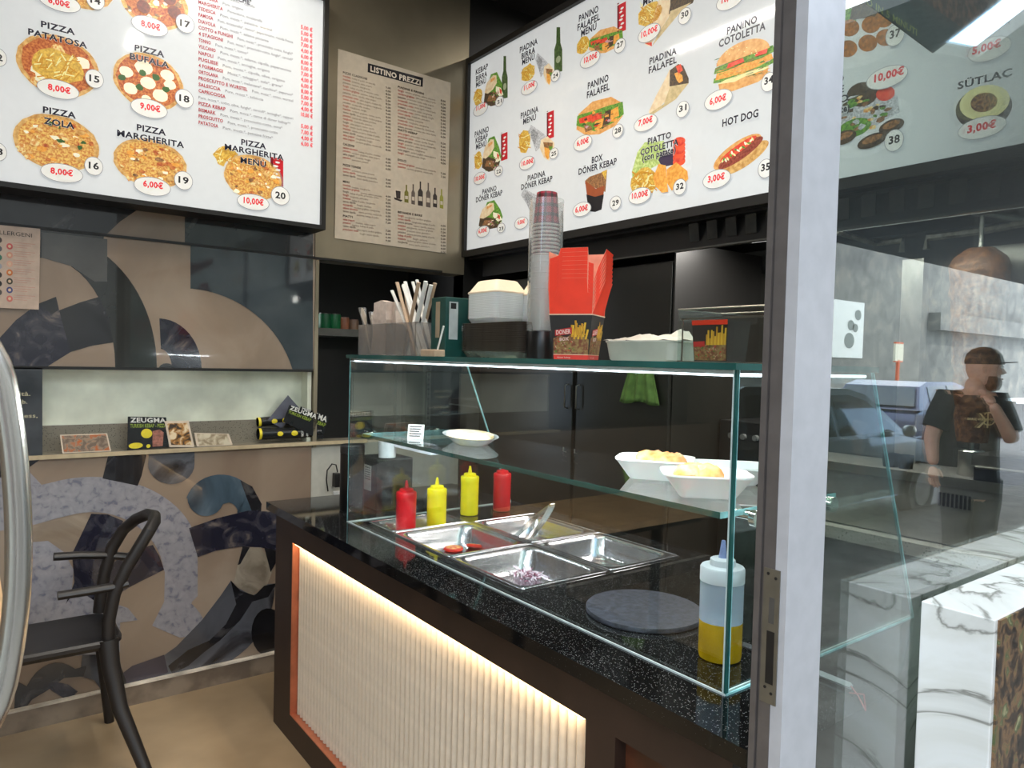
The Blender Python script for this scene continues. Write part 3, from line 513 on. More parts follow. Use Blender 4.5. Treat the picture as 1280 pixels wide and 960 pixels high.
for cx, cy, r, t in ((625.3, 127, 4.6, '21'), (695.5, 95, 5.2, '24'), (776, 57.5, 6.6, '27'), (624.3, 214, 4.6, '22'), (693.3, 192, 5, '25'), (773.4, 164, 6.4, '28'), (627.5, 285, 4.4, '23'), (770.4, 254, 6.6, '29'), (857, 20.5, 7.6, '30'), (854.5, 137, 7.6, '31'), (962, 103, 9, '34'), (958, 211, 9, '35'), (850.8, 234, 7.6, '32')): badge(pr, cx, cy, r, t, cx-r*.62, cx+r*.62, cy+3.6, r*.95, r*1.25)
# the part seen through the shop window
s(pts(1075, 48, 62, 34, -.35), PLATE); s([(1048, 20), (1058, 8), (1072, 14), (1070, 30), (1052, 46)], LETT); s([(1062, 26), (1066, 6), (1090, 2), (1112, 14), (1110, 30), (1085, 22)], DARKI)
for x, y in ((1062.5, 35), (1089, 31), (1060, 61), (1085, 54), (1107, 47), (1105, 24)): s(pts(x, y, 12, 10.5, -.3), mat('print falafel ball', (150, 92, 36), .4, emit=BE, noise=.3, nscale=90))
pr.out('dish_picture')
s(pts(1082, 158, 62, 36, -.35), PLATE); s([(1048, 150), (1060, 122), (1100, 112), (1122, 120), (1125, 140), (1090, 160), (1048, 170)], FOILI); s(pts(1078, 118, 20, 15, -.3), DARKI); s(pts(1107, 117, 12, 9, -.3), TOMI); s(pts(1068, 160, 22, 11, -.35), LETT)
garnish(pr, 1078, 140, 80, 44, 40, (DARKI, MEATI, LETT, FOILI, CHEESE))
for x, y, rx in ((1056, 172, 16), (1091, 176, 20), (1115, 158, 17)): s(pts(x, y, rx, 8, -.4), DARKI); s(pts(x, y-2, rx*.7, 4, -.4), MEATI)
pr.out('dish_picture')
s(pts(1230, 135, 36, 26, -.25), ink('bowl brown', (58, 46, 40), BE)); s(pts(1231, 128, 32, 21, -.25), CREAM); s(pts(1230, 128, 17, 12, -.25), ink('nuts', (150, 110, 60), BE, (90, 50, 40), 120, (.45, .55))); pr.out('dish_picture')
titles(pr, [('S\u00dcTLA\u00c7', 1198, 1266, 112.5)], 9); titles(pr, [('ate)', 1053, 1072, 8)], 9); titles(pr, [('TO', 1040, 1056, 107), ('LE', 1040, 1056, 120), ('LLO', 1034, 1062, 134), ('nte)', 1047, 1063, 143)], 8.5)
for q in ((1110, 97, 25.5, 13, '10,00\u20ac', 1093.7, 1131, 103.5, 9), (1228.7, 160, 30, 13, '3,00\u20ac', 1210, 1246, 167, 9), (1238, 62, 27, 14, '5,00\u20ac', 1216, 1252, 69, 9)): price(pr, *q)
for cx, cy, t in ((1120, 44.5, '37'), (1118.7, 176, '38')): badge(pr, cx, cy, 11.5, t, cx-7, cx+7, cy+5, 9.5, 13)

# ------------------------------------------------------------------ sheets on the walls
PAPER = mat('cream laminated paper', (196, 184, 166), .3, noise=.03, coat=.3)
t = thing('price_list_poster', 'tall cream LISTINO PREZZI price list on the steel wall', 'poster', P(490, 310, 1, YL-.01))
c = [P(*q, 1, YL-.01) for q in ((422.7, 61), (563.4, 103.5), (557.8, 316.8), (418.4, 297.7))]
MB().poly(c, PAPER, (0, .004, 0)).build('sheet', t)
pr = Print(1, YL-.01, t); s = lambda pts, mt: pr.poly(pts, mt); q = lambda x, y: (410+x/3.553, 50+y/3.553)
s([q(177, 103), q(422, 168), q(420, 209), q(176, 143)], BLKI); pr.text('LISTINO PREZZI', q(188, 0)[0], q(411, 0)[0], q(0, 138)[1], 6.6, mat('print poster white', (214, 204, 188), .4), .035); pr.out('heading')
DG = mat('print poster grey', (104, 92, 86), .5); DR = mat('print poster red', (168, 72, 66), .5); DK = mat('print poster black', (56, 48, 46), .5)
W = ['margherita', 'pomodoro', 'mozzarella', 'prosciutto cotto', 'funghi', 'salame piccante', 'tonno cipolla', 'patatine', 'kebap di pollo', 'insalata', 'salsa yogurt', 'verdure grigliate']
def plist(x, xe, ys, xp, slope, seed):
    rnd = random.Random(seed)
    for hd, y0, n in ys:
        pr.k = 1; pr.text(hd, q(x, 0)[0], q(x+len(hd)*7.2, 0)[0], q(0, y0)[1], 2.6, DK, .03)
        for i in range(n):
            y = y0+14.6*(i+1); k = rnd.randint(4, 9); nm = rnd.choice(W); ds = rnd.choice(W)+', '+rnd.choice(W); x1 = x+len(nm)*4.3; x2 = min(xe, x1+8+len(ds)*3.9)
            pr.k = 1; pr.text(nm, q(x, 0)[0], q(x1, 0)[0], q(0, y)[1], 2.5, DR if i % 3 != 2 else DG, .02)
            pr.k = 1; pr.text(ds, q(x1+6, 0)[0], q(x2, 0)[0], q(0, y+(x1+6-x)*slope)[1], 2.2, DG, 0)
            pr.k = 1; pr.text('%d,00' % k, q(xp, 0)[0], q(xp+22, 0)[0], q(0, y+(xp-x)*slope)[1], 2.4, DK, .02)
plist(66, 238, (('PIZZE CLASSICHE', 148, 20), ('CALZONI', 466, 4), ('PIZZE TONDE', 558, 3), ('MENU', 632, 9), ('PIATTI', 785, 4)), 256, .27, 3)
pr.out('printed_lines')
plist(310, 478, (('PIADINE E PANINI', 212, 12), ('PIATTI KEBAP', 402, 7), ('DOLCI', 536, 2), ('BEVANDE E BIRRE', 768, 9)), 500, .24, 5)
pr.out('printed_lines')
for i, (x, y0, y1, wd, mm) in enumerate(((313, 668, 716, 26, DK), (348, 643, 724, 18, mat('print olive bottle', (120, 116, 50), .5)), (378, 640, 732, 16, DG), (410, 628, 738, 22, DK), (445, 634, 745, 20, DG), (475, 656, 745, 18, DK), (504, 662, 750, 16, mat('print pale bottle', (150, 150, 60), .5)))):
    h = y1-y0
    if i == 0: s([q(x-13, y0), q(x+9, y0+4), q(x+8, y0+38), q(x-10, y0+34)], mm); s([q(x-20, y0+30), q(x+18, y0+44), q(x+10, y0+50), q(x-18, y0+40)], mm)
    else: s([q(x-3, y0), q(x+3, y0+1), q(x+3, y0+h*.3), q(x+wd/2, y0+h*.42), q(x+wd/2, y1), q(x-wd/2, y1-4), q(x-wd/2, y0+h*.4), q(x-3, y0+h*.28)], mm); s([q(x-wd*.35, y0+h*.6), q(x+wd*.35, y0+h*.62), q(x+wd*.35, y0+h*.8), q(x-wd*.35, y0+h*.78)], PAPER)
    pr.k = 1; 
pr.out('bottle_pictures')
t = thing('allergen_sheet', 'cream allergen sheet with rows of coloured round icons', 'notice', P(25, 386, 1, YL-.012))
c = [P(*w_, 1, YL-.012) for w_ in ((-40, 277.5), (50.5, 286), (48.5, 387), (-40, 383))]; MB().poly(c, mat('notice paper', (186, 166, 150), .4), (0, .003, 0)).build('sheet', t)
pr = Print(1, YL-.012, t); pr.text('ALLERGENI', -8, 40, 292, 5, DK, .0)
for i in range(7):
    y = 308+i*10.9; cc = ((190, 90, 90), (196, 140, 120), (206, 160, 140), (196, 110, 50), (60, 56, 44), (66, 70, 120), (196, 110, 100))[i]; c2 = ((70, 60, 56), (90, 90, 96), (50, 110, 90), (150, 150, 160), (50, 40, 40), (40, 36, 36), (80, 76, 70))[i]
    pr.k = 2; pr.ell(12, y, 4, 4, mat('print icon %d' % i, cc, .5), 14); pr.ell(12, y, 2, 2, mat('print icon light', (206, 180, 150), .5), 8); pr.k = 2; pr.ell(-1, y-8, 3.6, 3.6, mat('print icon b%d' % i, c2, .5), 14)
    for j in range(3): pr.k = 2; pr.rect(17, 44-j*5, y-4+j*2.6, y-3.4+j*2.6, mat('print rule pink', (184, 140, 128), .5))
pr.out('icons_and_text')

# ================================================================== SHOP FRONT
XP0, XP1 = .900, .993
m = MB(); m.box(-6, 14, YG-.04, YG+.1, 3.25, 5.4, DARKWALL); m.box(-6, -2.2, YG-.02, YG+.1, 0, 3.25, DARKWALL); m.box(-6, 14, YG+.1, 9, 5.2, 5.4, DARKWALL); m.box(5.2, 14, YG-.02, YG+.1, 0, 3.25, DARKWALL)
setting(m.build('wall_front'), 'building front above the shop window and door')
win = thing('window_1', 'tall clear shop window right of the pale grey door post', 'window', (3, YG, 0)); del win['category']; win['kind'] = 'structure'
MB().box(XP1, 5.2, YG, YG+.008, .02, 3.25, PANEG).build('pane', win)
f = MB(); f.box(5.14, 5.2, YG-.02, YG+.03, 0, 3.25, ALUW); f.box(XP1, 5.2, YG-.02, YG+.03, 0, .03, ALUW); f.box(XP1, 5.2, YG-.02, YG+.03, 3.22, 3.25, ALUW); f.build('window_frame', win)
f = MB(); f.box(.995, .9985, YG-.001, YG, .03, 3.2, GLASSJ); f.build('seal', win)
jb = thing('trim_1', 'pale grey door post with a brown grey inner jamb and lock keep', 'post', (XP0, YG, 0)); del jb['category']; jb['kind'] = 'structure'
MB().box(XP0, XP1, YG-.006, YG+.02, 0, 3.25, ALUW).build('post_cover', jb)
f = MB(); f.box(XP0+.002, XP0+.05, YG-.004, YG+.012, 0, 3.25, ALUD); f.box(XP0-.001, XP0+.05, YG+.012, YG+.030, 0, 3.25, ALUD); f.box(XP0+.0025, XP0+.05, YG+.030, YG+.0335, 0, 3.25, ALUD); f.box(XP0-.003, XP0+.05, YG+.0335, YG+.043, 0, 3.25, ALUD); f.build('jamb', jb)
def onj(px, py): return P(px, py, 0, XP0-.002)
zA, zB = onj(968, 712).z, onj(962, 880).z
MB().box(XP0-.0028, XP0-.001, YG+.003, YG+.028, zB, zA, mat('lock keep metal', (120, 116, 104), .35, .7)).build('lock_keep', jb)
za, zb = onj(966, 790).z, onj(962, 855).z; MB().box(XP0-.0032, XP0-.0027, YG+.008, YG+.02, zb, za, BLACK).build('lock_slot', jb)
za, zb = onj(968, 748).z, onj(966, 780).z; MB().box(XP0-.0031, XP0-.0027, YG+.010, YG+.018, zb, za, mat('dull latch hole', (64, 62, 58), .5)).build('latch_hole', jb)
for yy, py in ((YG+.009, 722), (YG+.021, 718), (YG+.010, 868), (YG+.020, 862)):
    z = onj(966, py).z; MB().cyl((XP0-.0035, yy, z), (XP0-.002, yy, z), .0022, BLACK, 10).build('screw', jb)
# printed banner behind the top of the glass
t = thing('window_banner', 'dark printed banner with yellow green letters behind the top of the window', 'banner', P(1120, 40, 1, YG+.012))
pr = Print(1, YG+.014, t); pr.base = 0
MB().poly([P(*q, 1, YG+.016) for q in ((1052, -22), (1085, 5), (1167, 66), (1206, 37), (1110, -30))], mat('banner dark', (60, 60, 56), .4), (0, .002, 0)).build('sheet', t)
MB().poly([P(*q, 1, YG+.016) for q in ((1110, -30), (1206, 37), (1246, 5), (1252, -26))], mat('banner kebab photograph', (70, 36, 26), .4, noise=.3, nscale=60, col2=(150, 96, 70), contrast=(.45, .6)), (0, .002, 0)).build('photograph', t)
pr.text('PRONTO IN 5 MINUTI', 1046, 1146, -18, 9.5, mat('banner lettering', (150, 150, 70), .5), .02); pr.out('lettering')
pr.text('KEBAP', 1222, 1262, 3, 9, mat('banner red lettering', (70, 34, 44), .5), .03); pr.out('lettering')
# marble planter box in front of the window
x0 = P(1151.5, 751, 1, YG-.008).x; zt = P(1151.5, 751, 1, YG-.008).z; yf = P(1243, 776, 2, zt).y
t = thing('marble_planter', 'white veined marble box standing outside against the shop window', 'planter', (x0+.8, yf, 0))
MB().box(x0, x0+1.8, yf, YG-.008, 0, zt, MAR, bev=.002).build('marble_cladding', t)
MB().box(x0+.012, x0+1.78, yf-.004, yf+.001, .05, zt-.002, FOREST).build('photo_panel', t, label='dark forest photograph panel on the marble box')
MB().box(x0-.006, x0-.001, YG-.012, YG-.004, 0, zt-.42, GLASSJ).build('edge_strip', t)

# open door leaf with its bowed chrome pull handle
dl = thing('door_1', 'open glass entrance door leaf with a long bowed chrome pull handle', 'door', (-.07, 1, 0)); del dl['category']; dl['kind'] = 'structure'
MB().box(-.075, -.065, .66, 1.5, .05, 2.3, CASEG).build('pane', dl); f = MB(); f.box(-.085, -.055, .6, .66, 0, 2.35, ALUW); f.box(-.085, -.055, .66, 1.5, 2.3, 2.35, ALUW); f.box(-.085, -.055, .66, 1.5, 0, .05, ALUW); f.build('door_frame', dl)
yh = .95; pth = []
for px, py in ((-3, 440), (6, 490), (13, 530), (19, 580), (23, 640), (24, 700), (20, 770), (11, 830), (-3, 900)): pth.append(P(px, py, 1, yh))
pp = [(-.062, yh, pth[0].z+.13), (-.03, yh, pth[0].z+.07)]+pth+[(-.035, yh, pth[-1].z-.07), (-.062, yh, pth[-1].z-.12)]
sm = [Vector(pp[0])]
for i in range(len(pp)-1):
    a_, b_ = Vector(pp[i]), Vector(pp[i+1]); sm += [a_.lerp(b_, .33), a_.lerp(b_, .67), b_]
for _ in range(3): sm = [sm[0]]+[(sm[i-1]+sm[i]*2+sm[i+1])/4 for i in range(1, len(sm)-1)]+[sm[-1]]
MB().tube(sm, .013, mat('satin steel handle', (206, 202, 194), .24, .95, noise=.03, nscale=6), 20).build('door_handle', dl, True, label='curved chrome pull handle')

# ================================================================== COUNTER
ct = thing('counter', 'dark brown serving counter with a lit cream fluted front', 'counter', (1.4, 1.8, 0))
f = MB(); X0 = 1.0
f.box(X0, 1.05, .70, 2.885, .777, .868, DARKW); f.box(X0, 1.05, 2.705, 2.885, 0, .777, DARKW); f.box(X0, 1.05, 1.04, 2.705, 0, .102, DARKW); f.box(X0, 1.05, .965, 1.048, .0, .777, DARKW); f.box(X0, 1.05, .70, .76, 0, .777, DARKW); f.box(X0, 1.05, .76, .965, 0, .1, DARKW)
f.build('front_frame', ct)
f = MB(); f.box(1.05, 1.84, 2.86, 2.885, 0, .868, DARKW); f.box(1.05, 1.84, .70, .72, 0, .868, DARKW); f.build('end_panel', ct); MB().box(1.82, 1.84, .72, 2.86, 0, .868, DARKW).build('back_panel', ct)
MB().box(1.042, 1.05, 1.048, 2.705, .102, .777, mat('panel backing', (150, 136, 116), .6)).build('backing_panel', ct)
MB().box(1.03, 1.05, .76, .965, .1, .777, mat('reddish brown inner panel', (74, 40, 24), .4, noise=.3, nscale=12)).build('inner_panel', ct, label='reddish brown inner panel')
f = MB(); f.box(X0+.001, 1.042, 2.699, 2.705, .102, .777, COPPER); f.box(X0+.001, 1.042, 1.05, 2.70, .102, .106, COPPER); f.build('copper_trim', ct, label='thin copper coloured trim')
MB().box(X0+.001, 1.03, 1.047, 1.0505, .104, .777, mat('pale corner strip', (214, 196, 170), .4)).build('corner_strip', ct)
f = MB(); n = 58; pitch = (2.697-1.054)/n; prof = [(1.042, 0), (1.030, .0015), (1.024, .0065), (1.022, .0115), (1.024, .0165), (1.030, .0215), (1.042, .023)]
f.loops([[(x, y, z) for x, y in prof] for z in (.107, .776)], SLATM, True, True, closed=True)
sl = f.build('slat', ct, True); y00 = 1.0555
sl.location.y = y00
for i in range(1, n): c = sl.copy(); COL.objects.link(c); c.location.y = y00+i*pitch
MB().box(1.006, 1.016, 1.06, 2.69, .770, .7765, LEDY).build('light_strip', ct, label='warm glowing light strip')
a = area('lamp_light', (1.013, 1.875, .768), (0, 0, 0), .012, 1.6, 1.8, (1, .80, .55)); a.rotation_euler = (0, math.radians(-8), 0)
# stone worktop with the opening for the pans
wt = MB(); a_ = (.972, 1.862, .655, 2.925); h_ = (1.150, 1.778, 1.460, 2.185)
for b_ in ((a_[0], h_[0], a_[2], a_[3]), (h_[1], a_[1], a_[2], a_[3]), (h_[0], h_[1], a_[2], h_[2]), (h_[0], h_[1], h_[3]+.19, a_[3])): wt.box(b_[0], b_[1], b_[2], b_[3], .868, .9, GRAN)
wt.box(1.478, h_[1], h_[3], h_[3]+.19, .868, .9, GRAN)
tag(wt.build('worktop'), 'glossy black speckled stone worktop on the brown counter', 'worktop')

# ------------------------------------------------------------------ pans
def pan(x0, x1, y0, y1, dep, label, grp='steel food pans'):
    t = thing('food_pan', label, 'food pan', ((x0+x1)/2, (y0+y1)/2, .9), grp); f = MB(); z = .9
    L = []
    for ins, zz, r in ((0, .9005, .006), (0, .9035, .006), (.016, .9035, .03), (.020, .9015, .035), (.026, .890, .04), (.032, .9-dep*.45, .045), (.036, .9-dep*.55, .045), (.040, .9-dep+.012, .045), (.052, .9-dep, .04)):
        L.append([(x, y, zz) for x, y in rrect(x0+ins, x1-ins, y0+ins, y1-ins, r)])
    f.loops(L, PANM, False, True); f.build('basin', t, True)
    g = MB(); g.tube([(x, y, .9032) for x, y in rrect(x0+.004, x1-.004, y0+.004, y1-.004, .01)], .0028, PANM, 6, True); g.build('rim', t, True); return t
pan(1.152, 1.470, 1.826, 2.183, .068, 'steel pan with two tomato slices, at the front beside the bottles')
pan(1.152, 1.470, 1.462, 1.820, .068, 'steel pan with shredded red cabbage, nearest the round slate')
pan(1.476, 1.775, 1.826, 2.183, .068, 'steel pan with the tongs lying in it')
pan(1.476, 1.775, 1.462, 1.820, .068, 'steel pan with a few green pickles, at the back right')
pan(1.156, 1.470, 2.190, 2.372, .045, 'narrow shallow steel pan under the squeeze bottles')
TOMF = mat('tomato flesh', (214, 84, 50), .25, noise=.3, nscale=60, col2=(232, 150, 100)); TOMS = mat('tomato skin', (196, 42, 26), .2)
for i, (x, y, z, rz, lb) in enumerate(((P(567, 684, 2, .845).x, P(567, 684, 2, .845).y, .834, .3, 'tomato slice lying flat in the front pan'), (P(594, 682, 2, .845).x, P(594, 682, 2, .845).y, .837, 1.2, 'tomato slice leaning in the corner of the front pan'))):
    t = thing('tomato_slice', lb, 'tomato', (x, y, z), 'tomato slices'); f = MB(); f.lathe([(.03, 0), (.034, .004), (.034, .008), (.031, .011)], TOMS, (x, y, z), 20); f.build('skin', t, True)
    g = MB(); g.lathe([(.029, .0105), (.028, .012), (.01, .0125)], TOMF, (x, y, z), 20)
    for k in range(5): a = 2*PI*k/5; g.ball((x+.017*math.cos(a), y+.017*math.sin(a), z+.0115), .007, mat('tomato seeds', (232, 176, 90), .2), sz=.3)
    g.build('flesh', t, True); t.rotation_euler = (.15*i, .25*i, rz)
f = MB(); CBG = P(662, 718, 2, .845)
for i in range(130):
    x = random.gauss(CBG.x, .022); y = random.gauss(CBG.y, .03); z = .835+random.random()*.018; a = random.uniform(0, 6.3); l = random.uniform(.008, .02)
    x = min(max(x, 1.21), 1.40); y = min(max(y, 1.515), 1.76); f.tube([(x, y, z), (x+l*math.cos(a)/2, y+l*math.sin(a)/2, z+.005), (x+l*math.cos(a), y+l*math.sin(a), z+random.uniform(-.002, .01))], .0016, mat('red cabbage', (112, 20, 66), .35) if i % 3 == 0 else mat('pale cabbage', (214, 196, 208), .35), 4)
tag(f.build('red_cabbage', smooth=True), 'small heap of shredded purple and white cabbage in the front right pan', 'cabbage', kind='stuff')
for i in range(4):
    x, y = P(740, 688, 2, .85).x+i*.014, P(740, 688, 2, .85).y+.018*(-1)**i; f = MB(); f.ball((x, y, .840+.004*i), .013, mat('pickle green', (156, 160, 60), .2, noise=.3, nscale=60, col2=(196, 200, 120)), sz=.5, sx=1.3, jit=.001)
    o = f.build('pickle', smooth=True); tag(o, ('leftmost', 'second', 'third', 'rightmost')[i]+' small green pickle in the back right pan', 'pickle', 'green pickles')

# ------------------------------------------------------------------ glass display case
cs = thing('display_case', 'clear glass display case with one shelf standing on the worktop', 'display case', (1.35, 1.6, .9))
YA, YZ = .790, 2.424; XF = 1.10; ZT = 1.492
MB().box(XF, XF+.006, YA+.006, YZ-.006, .902, ZT, CASEG).build('front_pane', cs)
for y in (YA, YZ-.006): MB().poly([(XF, y, .902), (1.833, y, .902), (1.590, y, ZT), (XF, y, ZT)], CASEG, (0, .006, 0)).build('end_pane', cs)
MB().box(XF-.012, 1.60, YA-.006, YZ+.006, ZT, ZT+.012, glass('top glass', (206, 226, 222), .045, 0, 1.4)).build('top_pane', cs)
MB().box(XF+.014, 1.515, .825, 2.34, 1.216, 1.2275, CASEG).build('shelf', cs, label='clear glass shelf with a green edge')
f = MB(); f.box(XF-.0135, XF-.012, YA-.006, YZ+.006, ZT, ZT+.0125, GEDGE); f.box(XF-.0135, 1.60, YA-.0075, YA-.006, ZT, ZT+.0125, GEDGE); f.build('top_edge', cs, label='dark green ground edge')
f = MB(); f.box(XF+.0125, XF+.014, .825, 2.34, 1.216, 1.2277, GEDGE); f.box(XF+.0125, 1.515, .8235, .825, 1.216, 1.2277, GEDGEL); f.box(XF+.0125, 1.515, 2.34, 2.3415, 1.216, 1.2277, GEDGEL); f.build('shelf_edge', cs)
for b_, mt_, nm_ in (((XF-.001, XF+.0065, YA-.0005, YA+.0062), GEDGE, 'corner_edge'), ((XF-.0022, XF-.001, YA+.0040, YA+.0066), GLASSJ, 'corner_glint'), ((XF+.0065, XF+.0080, YA-.001, YA), GEDGEL, 'corner_glint'), ((XF-.001, XF+.0005, YZ-.004, YZ), GEDGE, 'corner_edge'), ((XF-.002, XF-.001, YZ-.0012, YZ), GEDGEL, 'corner_glint')): MB().box(*b_, .902, ZT, mt_).build(nm_, cs)  # the pale thin strips are painted highlights along the glass corners
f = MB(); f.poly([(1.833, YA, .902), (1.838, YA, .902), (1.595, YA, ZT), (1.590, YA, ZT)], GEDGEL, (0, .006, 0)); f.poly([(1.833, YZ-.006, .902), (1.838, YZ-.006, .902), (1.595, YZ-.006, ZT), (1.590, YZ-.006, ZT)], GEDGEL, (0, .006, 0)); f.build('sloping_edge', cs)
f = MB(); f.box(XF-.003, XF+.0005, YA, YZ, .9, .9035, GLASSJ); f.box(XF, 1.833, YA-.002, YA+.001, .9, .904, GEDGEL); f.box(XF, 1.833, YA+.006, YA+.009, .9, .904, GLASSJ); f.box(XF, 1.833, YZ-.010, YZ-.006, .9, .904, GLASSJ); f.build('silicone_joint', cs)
f = MB(); f.box(XF+.010, XF+.022, YA+.012, YZ-.012, ZT-.012, ZT-.0085, LEDW); f.build('light_strip', cs, label='bright white light strip under the case top'); MB().box(XF+.008, XF+.024, YA+.01, YZ-.01, ZT-.0084, ZT-.001, mat('led channel', (170, 174, 176), .4, .5)).build('light_channel', cs)
MB().box(XF+.010, 1.58, YA+.010, YA+.016, ZT-.012, ZT-.006, LEDW).build('light_strip', cs)
a = area('lamp_light', (XF+.016, 1.6, ZT-.014), (0, math.radians(18), 0), .014, 1.55, 17, (.93, .97, 1))
for y, s_ in ((YZ-.006, -1), (YA+.006, 1)):
    for x in (1.19, 1.46):
        f = MB(); f.cyl((x, y, 1.212), (x, y+s_*.012, 1.212), .016, CHROME, 20); f.cyl((x, y+s_*.012, 1.216), (x, y+s_*.05, 1.216), .010, CHROME, 16); f.build('shelf_clamp', cs, True)
f = MB(); f.lathe([(.03, 0), (.034, .066), (.035, .07)], mat('white plastic holder', (206, 212, 216), .4), (1.19, 2.30, 1.145), 20); f.build('cable_cup', cs, True); MB().box(1.20, 1.23, 2.02, 2.28, 1.185, 1.216, mat('white plastic channel', (210, 214, 226), .4)).build('cable_channel', cs)
# led bar with red wire at the near end
t = thing('led_bar', 'loose white aluminium light bar with a red wire end on the worktop edge', 'light bar', (1.3, .72, .9))
p0, p1 = P(1004, 834, 2, .906), P(1064, 858, 2, .906); MB().tube([p0, p1], .007, ALUW, 4).build('bar', t)
p2 = P(1082, 888, 2, .905); p3 = P(1080, 868, 2, .93); MB().tube([p1, p1.lerp(p2, .5)+Vector((0, 0, .004)), p2, p3, P(1062, 866, 2, .91)], .0014, mat('red wire', (176, 56, 66), .4), 6).build('wire', t)

# ------------------------------------------------------------------ bottles
def squeeze(lb, col, x, y, z, k=1.0, dark=None):
    t = thing('squeeze_bottle', lb, 'bottle', (x, y, z), 'squeeze bottles'); c = (x, y, z); b = mat(lb[:12]+' plastic', col, .35, noise=.04, spec=.5, sub=.1); q = k
    MB().lathe([(r*q, h*q) for r, h in ((.028, 0), (.0335, .003), (.0345, .01), (.0345, .125), (.034, .131))], b, c, 28).build('body', t, True)
    MB().lathe([(r*q, h*q) for r, h in ((.0352, .128), (.0352, .147), (.033, .150), (.024, .1515), (.0235, .159), (.021, .161), (.009, .162))], b, c, 28).build('cap', t, True)
    MB().lathe([(r*q, h*q) for r, h in ((.0085, .161), (.0065, .172), (.0035, .188), (.002, .189))], b, c, 14).build('nozzle', t, True); return t
squeeze('red ketchup squeeze bottle, leftmost in the glass case', (206, 24, 34), 1.262, 2.285, .862, 1.04)
squeeze('yellow mustard squeeze bottle beside the leftmost red one', (240, 222, 8), 1.390, 2.285, .862, 1.04)
squeeze('yellow mustard squeeze bottle beside the second red one', (232, 214, 14), 1.545, 2.300, .9)
squeeze('red ketchup squeeze bottle behind the tongs pan', (200, 28, 30), 1.700, 2.300, .9)
t = thing('squeeze_bottle', 'large clear squeeze bottle half full of golden oil at the near corner', 'bottle', (1.235, .905, .9), 'squeeze bottles'); c = (1.235, .905, .9)
CLR = mat('milky clear plastic', (196, 210, 226), .25, trans=.55, noise=.01, ior=1.2, sub=.1); OIL = mat('golden oil', (190, 150, 14), .15, noise=.12, nscale=20, trans=.2, ior=1.2)
MB().lathe([(.035, 0), (.042, .003), (.0435, .012), (.0435, .079)], OIL, c, 32).build('oil', t, True, label='golden oil filling the lower half')
MB().lathe([(.0434, .0792), (.0434, .160), (.043, .166)], CLR, c, 32).build('body', t, True)
MB().lathe([(.0445, .160), (.0445, .186), (.042, .190), (.026, .192), (.025, .204), (.022, .206), (.01, .207)], mat('translucent white cap', (214, 218, 222), .35, trans=.3, noise=.01, ior=1.2), c, 32).build('cap', t, True)
MB().lathe([(.0095, .206), (.007, .218), (.004, .242), (.002, .243)], mat('nozzle plastic', (150, 166, 210), .3, trans=.4, ior=1.2), c, 16).build('nozzle', t, True)
# slate
t = MB().lathe([(.136, 0), (.140, .002), (.140, .010), (.1385, .012)], mat('dark slate', (34, 35, 42), .4, noise=.12, nscale=70, bump=.3, col2=(66, 68, 80), contrast=(.35, .7)), (1.303, 1.175, .9), 64).build('slate_board', None, True); tag(t, 'round dark slate board lying on the worktop beside the oil bottle', 'board')
# tongs
t = thing('tongs', 'steel serving tongs standing in the back left pan', 'tongs', (1.62, 2.0, .82)); top = P(690, 631, 0, 1.70)
for k, (px, py) in enumerate(((648, 669), (662, 671))):
    b_ = P(px, py, 2, .86); d_ = (top-b_); side = Vector((.5, -.5, 0))*.009*(1 if k else -1); mid = b_+d_*.5+side*1.6
    f = MB(); pth = [b_-d_*.12, b_+side*.6, mid, b_+d_*.9+side*.7, top]; L = []
    for p in pth: n_ = d_.normalized(); u_ = Vector((.78, -.62, 0)); L.append([p-u_*.012, p-u_*.006+side.normalized()*.004, p+u_*.006+side.normalized()*.004, p+u_*.012, p+u_*.004+side.normalized()*.002, p-u_*.004+side.normalized()*.002])
    f.loops(L, CHROME, True, True); f.build('arm', t)
MB().cyl(top-Vector((.009, 0, 0)), top+Vector((.009, 0, 0)), .006, CHROME, 12).build('hinge', t, True)

# ------------------------------------------------------------------ on the glass shelf
FOAM = mat('white foam', (232, 232, 230), .55, noise=.02, sub=.1)
def tray(x, y, z, rz, lb, food, w=.175, d=.135, h=.045):
    t = thing('foam_tray', lb, 'food tray', (x, y, z), 'white foam trays of food'); f = MB(); L = []
    for s_, zz, r in ((.62, 0, .02), (.66, .003, .02), (.96, h-.006, .03), (1.04, h, .035), (1.04, h+.004, .035), (.96, h+.003, .03), (.92, h-.004, .03), (.62, .007, .02)):
        L.append([(x+a_*s_, y+b_*s_, z+zz) for a_, b_ in rrect(-w/2, w/2, -d/2, d/2, r)])
    f.loops(L, FOAM, True, True); f.build('tray', t, True); t.rotation_euler = (0, 0, rz)
    for i in range(food):
        g = MB(); fx = x+random.uniform(-.04, .04); fy = y+random.uniform(-.025, .025); g.ball((fx, fy, z+h*.95), .030, mat('fried food', (206, 130, 60), .5, noise=.3, nscale=50, col2=(232, 176, 120)), sx=1.25, sz=.75, n=14, jit=.003); g.build('fried_piece', t, True)
    return t
tray(1.315, 1.165, 1.2275, -.95, 'white foam tray of fried pieces, left one of the pair in front', 3)
tray(1.235, .955, 1.2275, -.75, 'white foam tray of breaded pieces, nearest the corner of the case', 4)
tray(1.425, 1.035, 1.2275, -.8, 'empty white foam tray lying behind the two filled ones', 0, h=.038)
t = thing('bread_plate', 'clear oval plate with a flatbread under film on the glass shelf', 'plate', (1.30, 1.94, 1.2275)); f = MB(); L = []
for s_, zz in ((.6, 0), (.66, .003), (.98, .026), (1.03, .028), (.95, .026), (.62, .006)): L.append([(1.30+.082*s_*math.cos(a_), 1.94+.165*s_*math.sin(a_), 1.2275+zz) for a_ in [2*PI*i/32 for i in range(32)]])
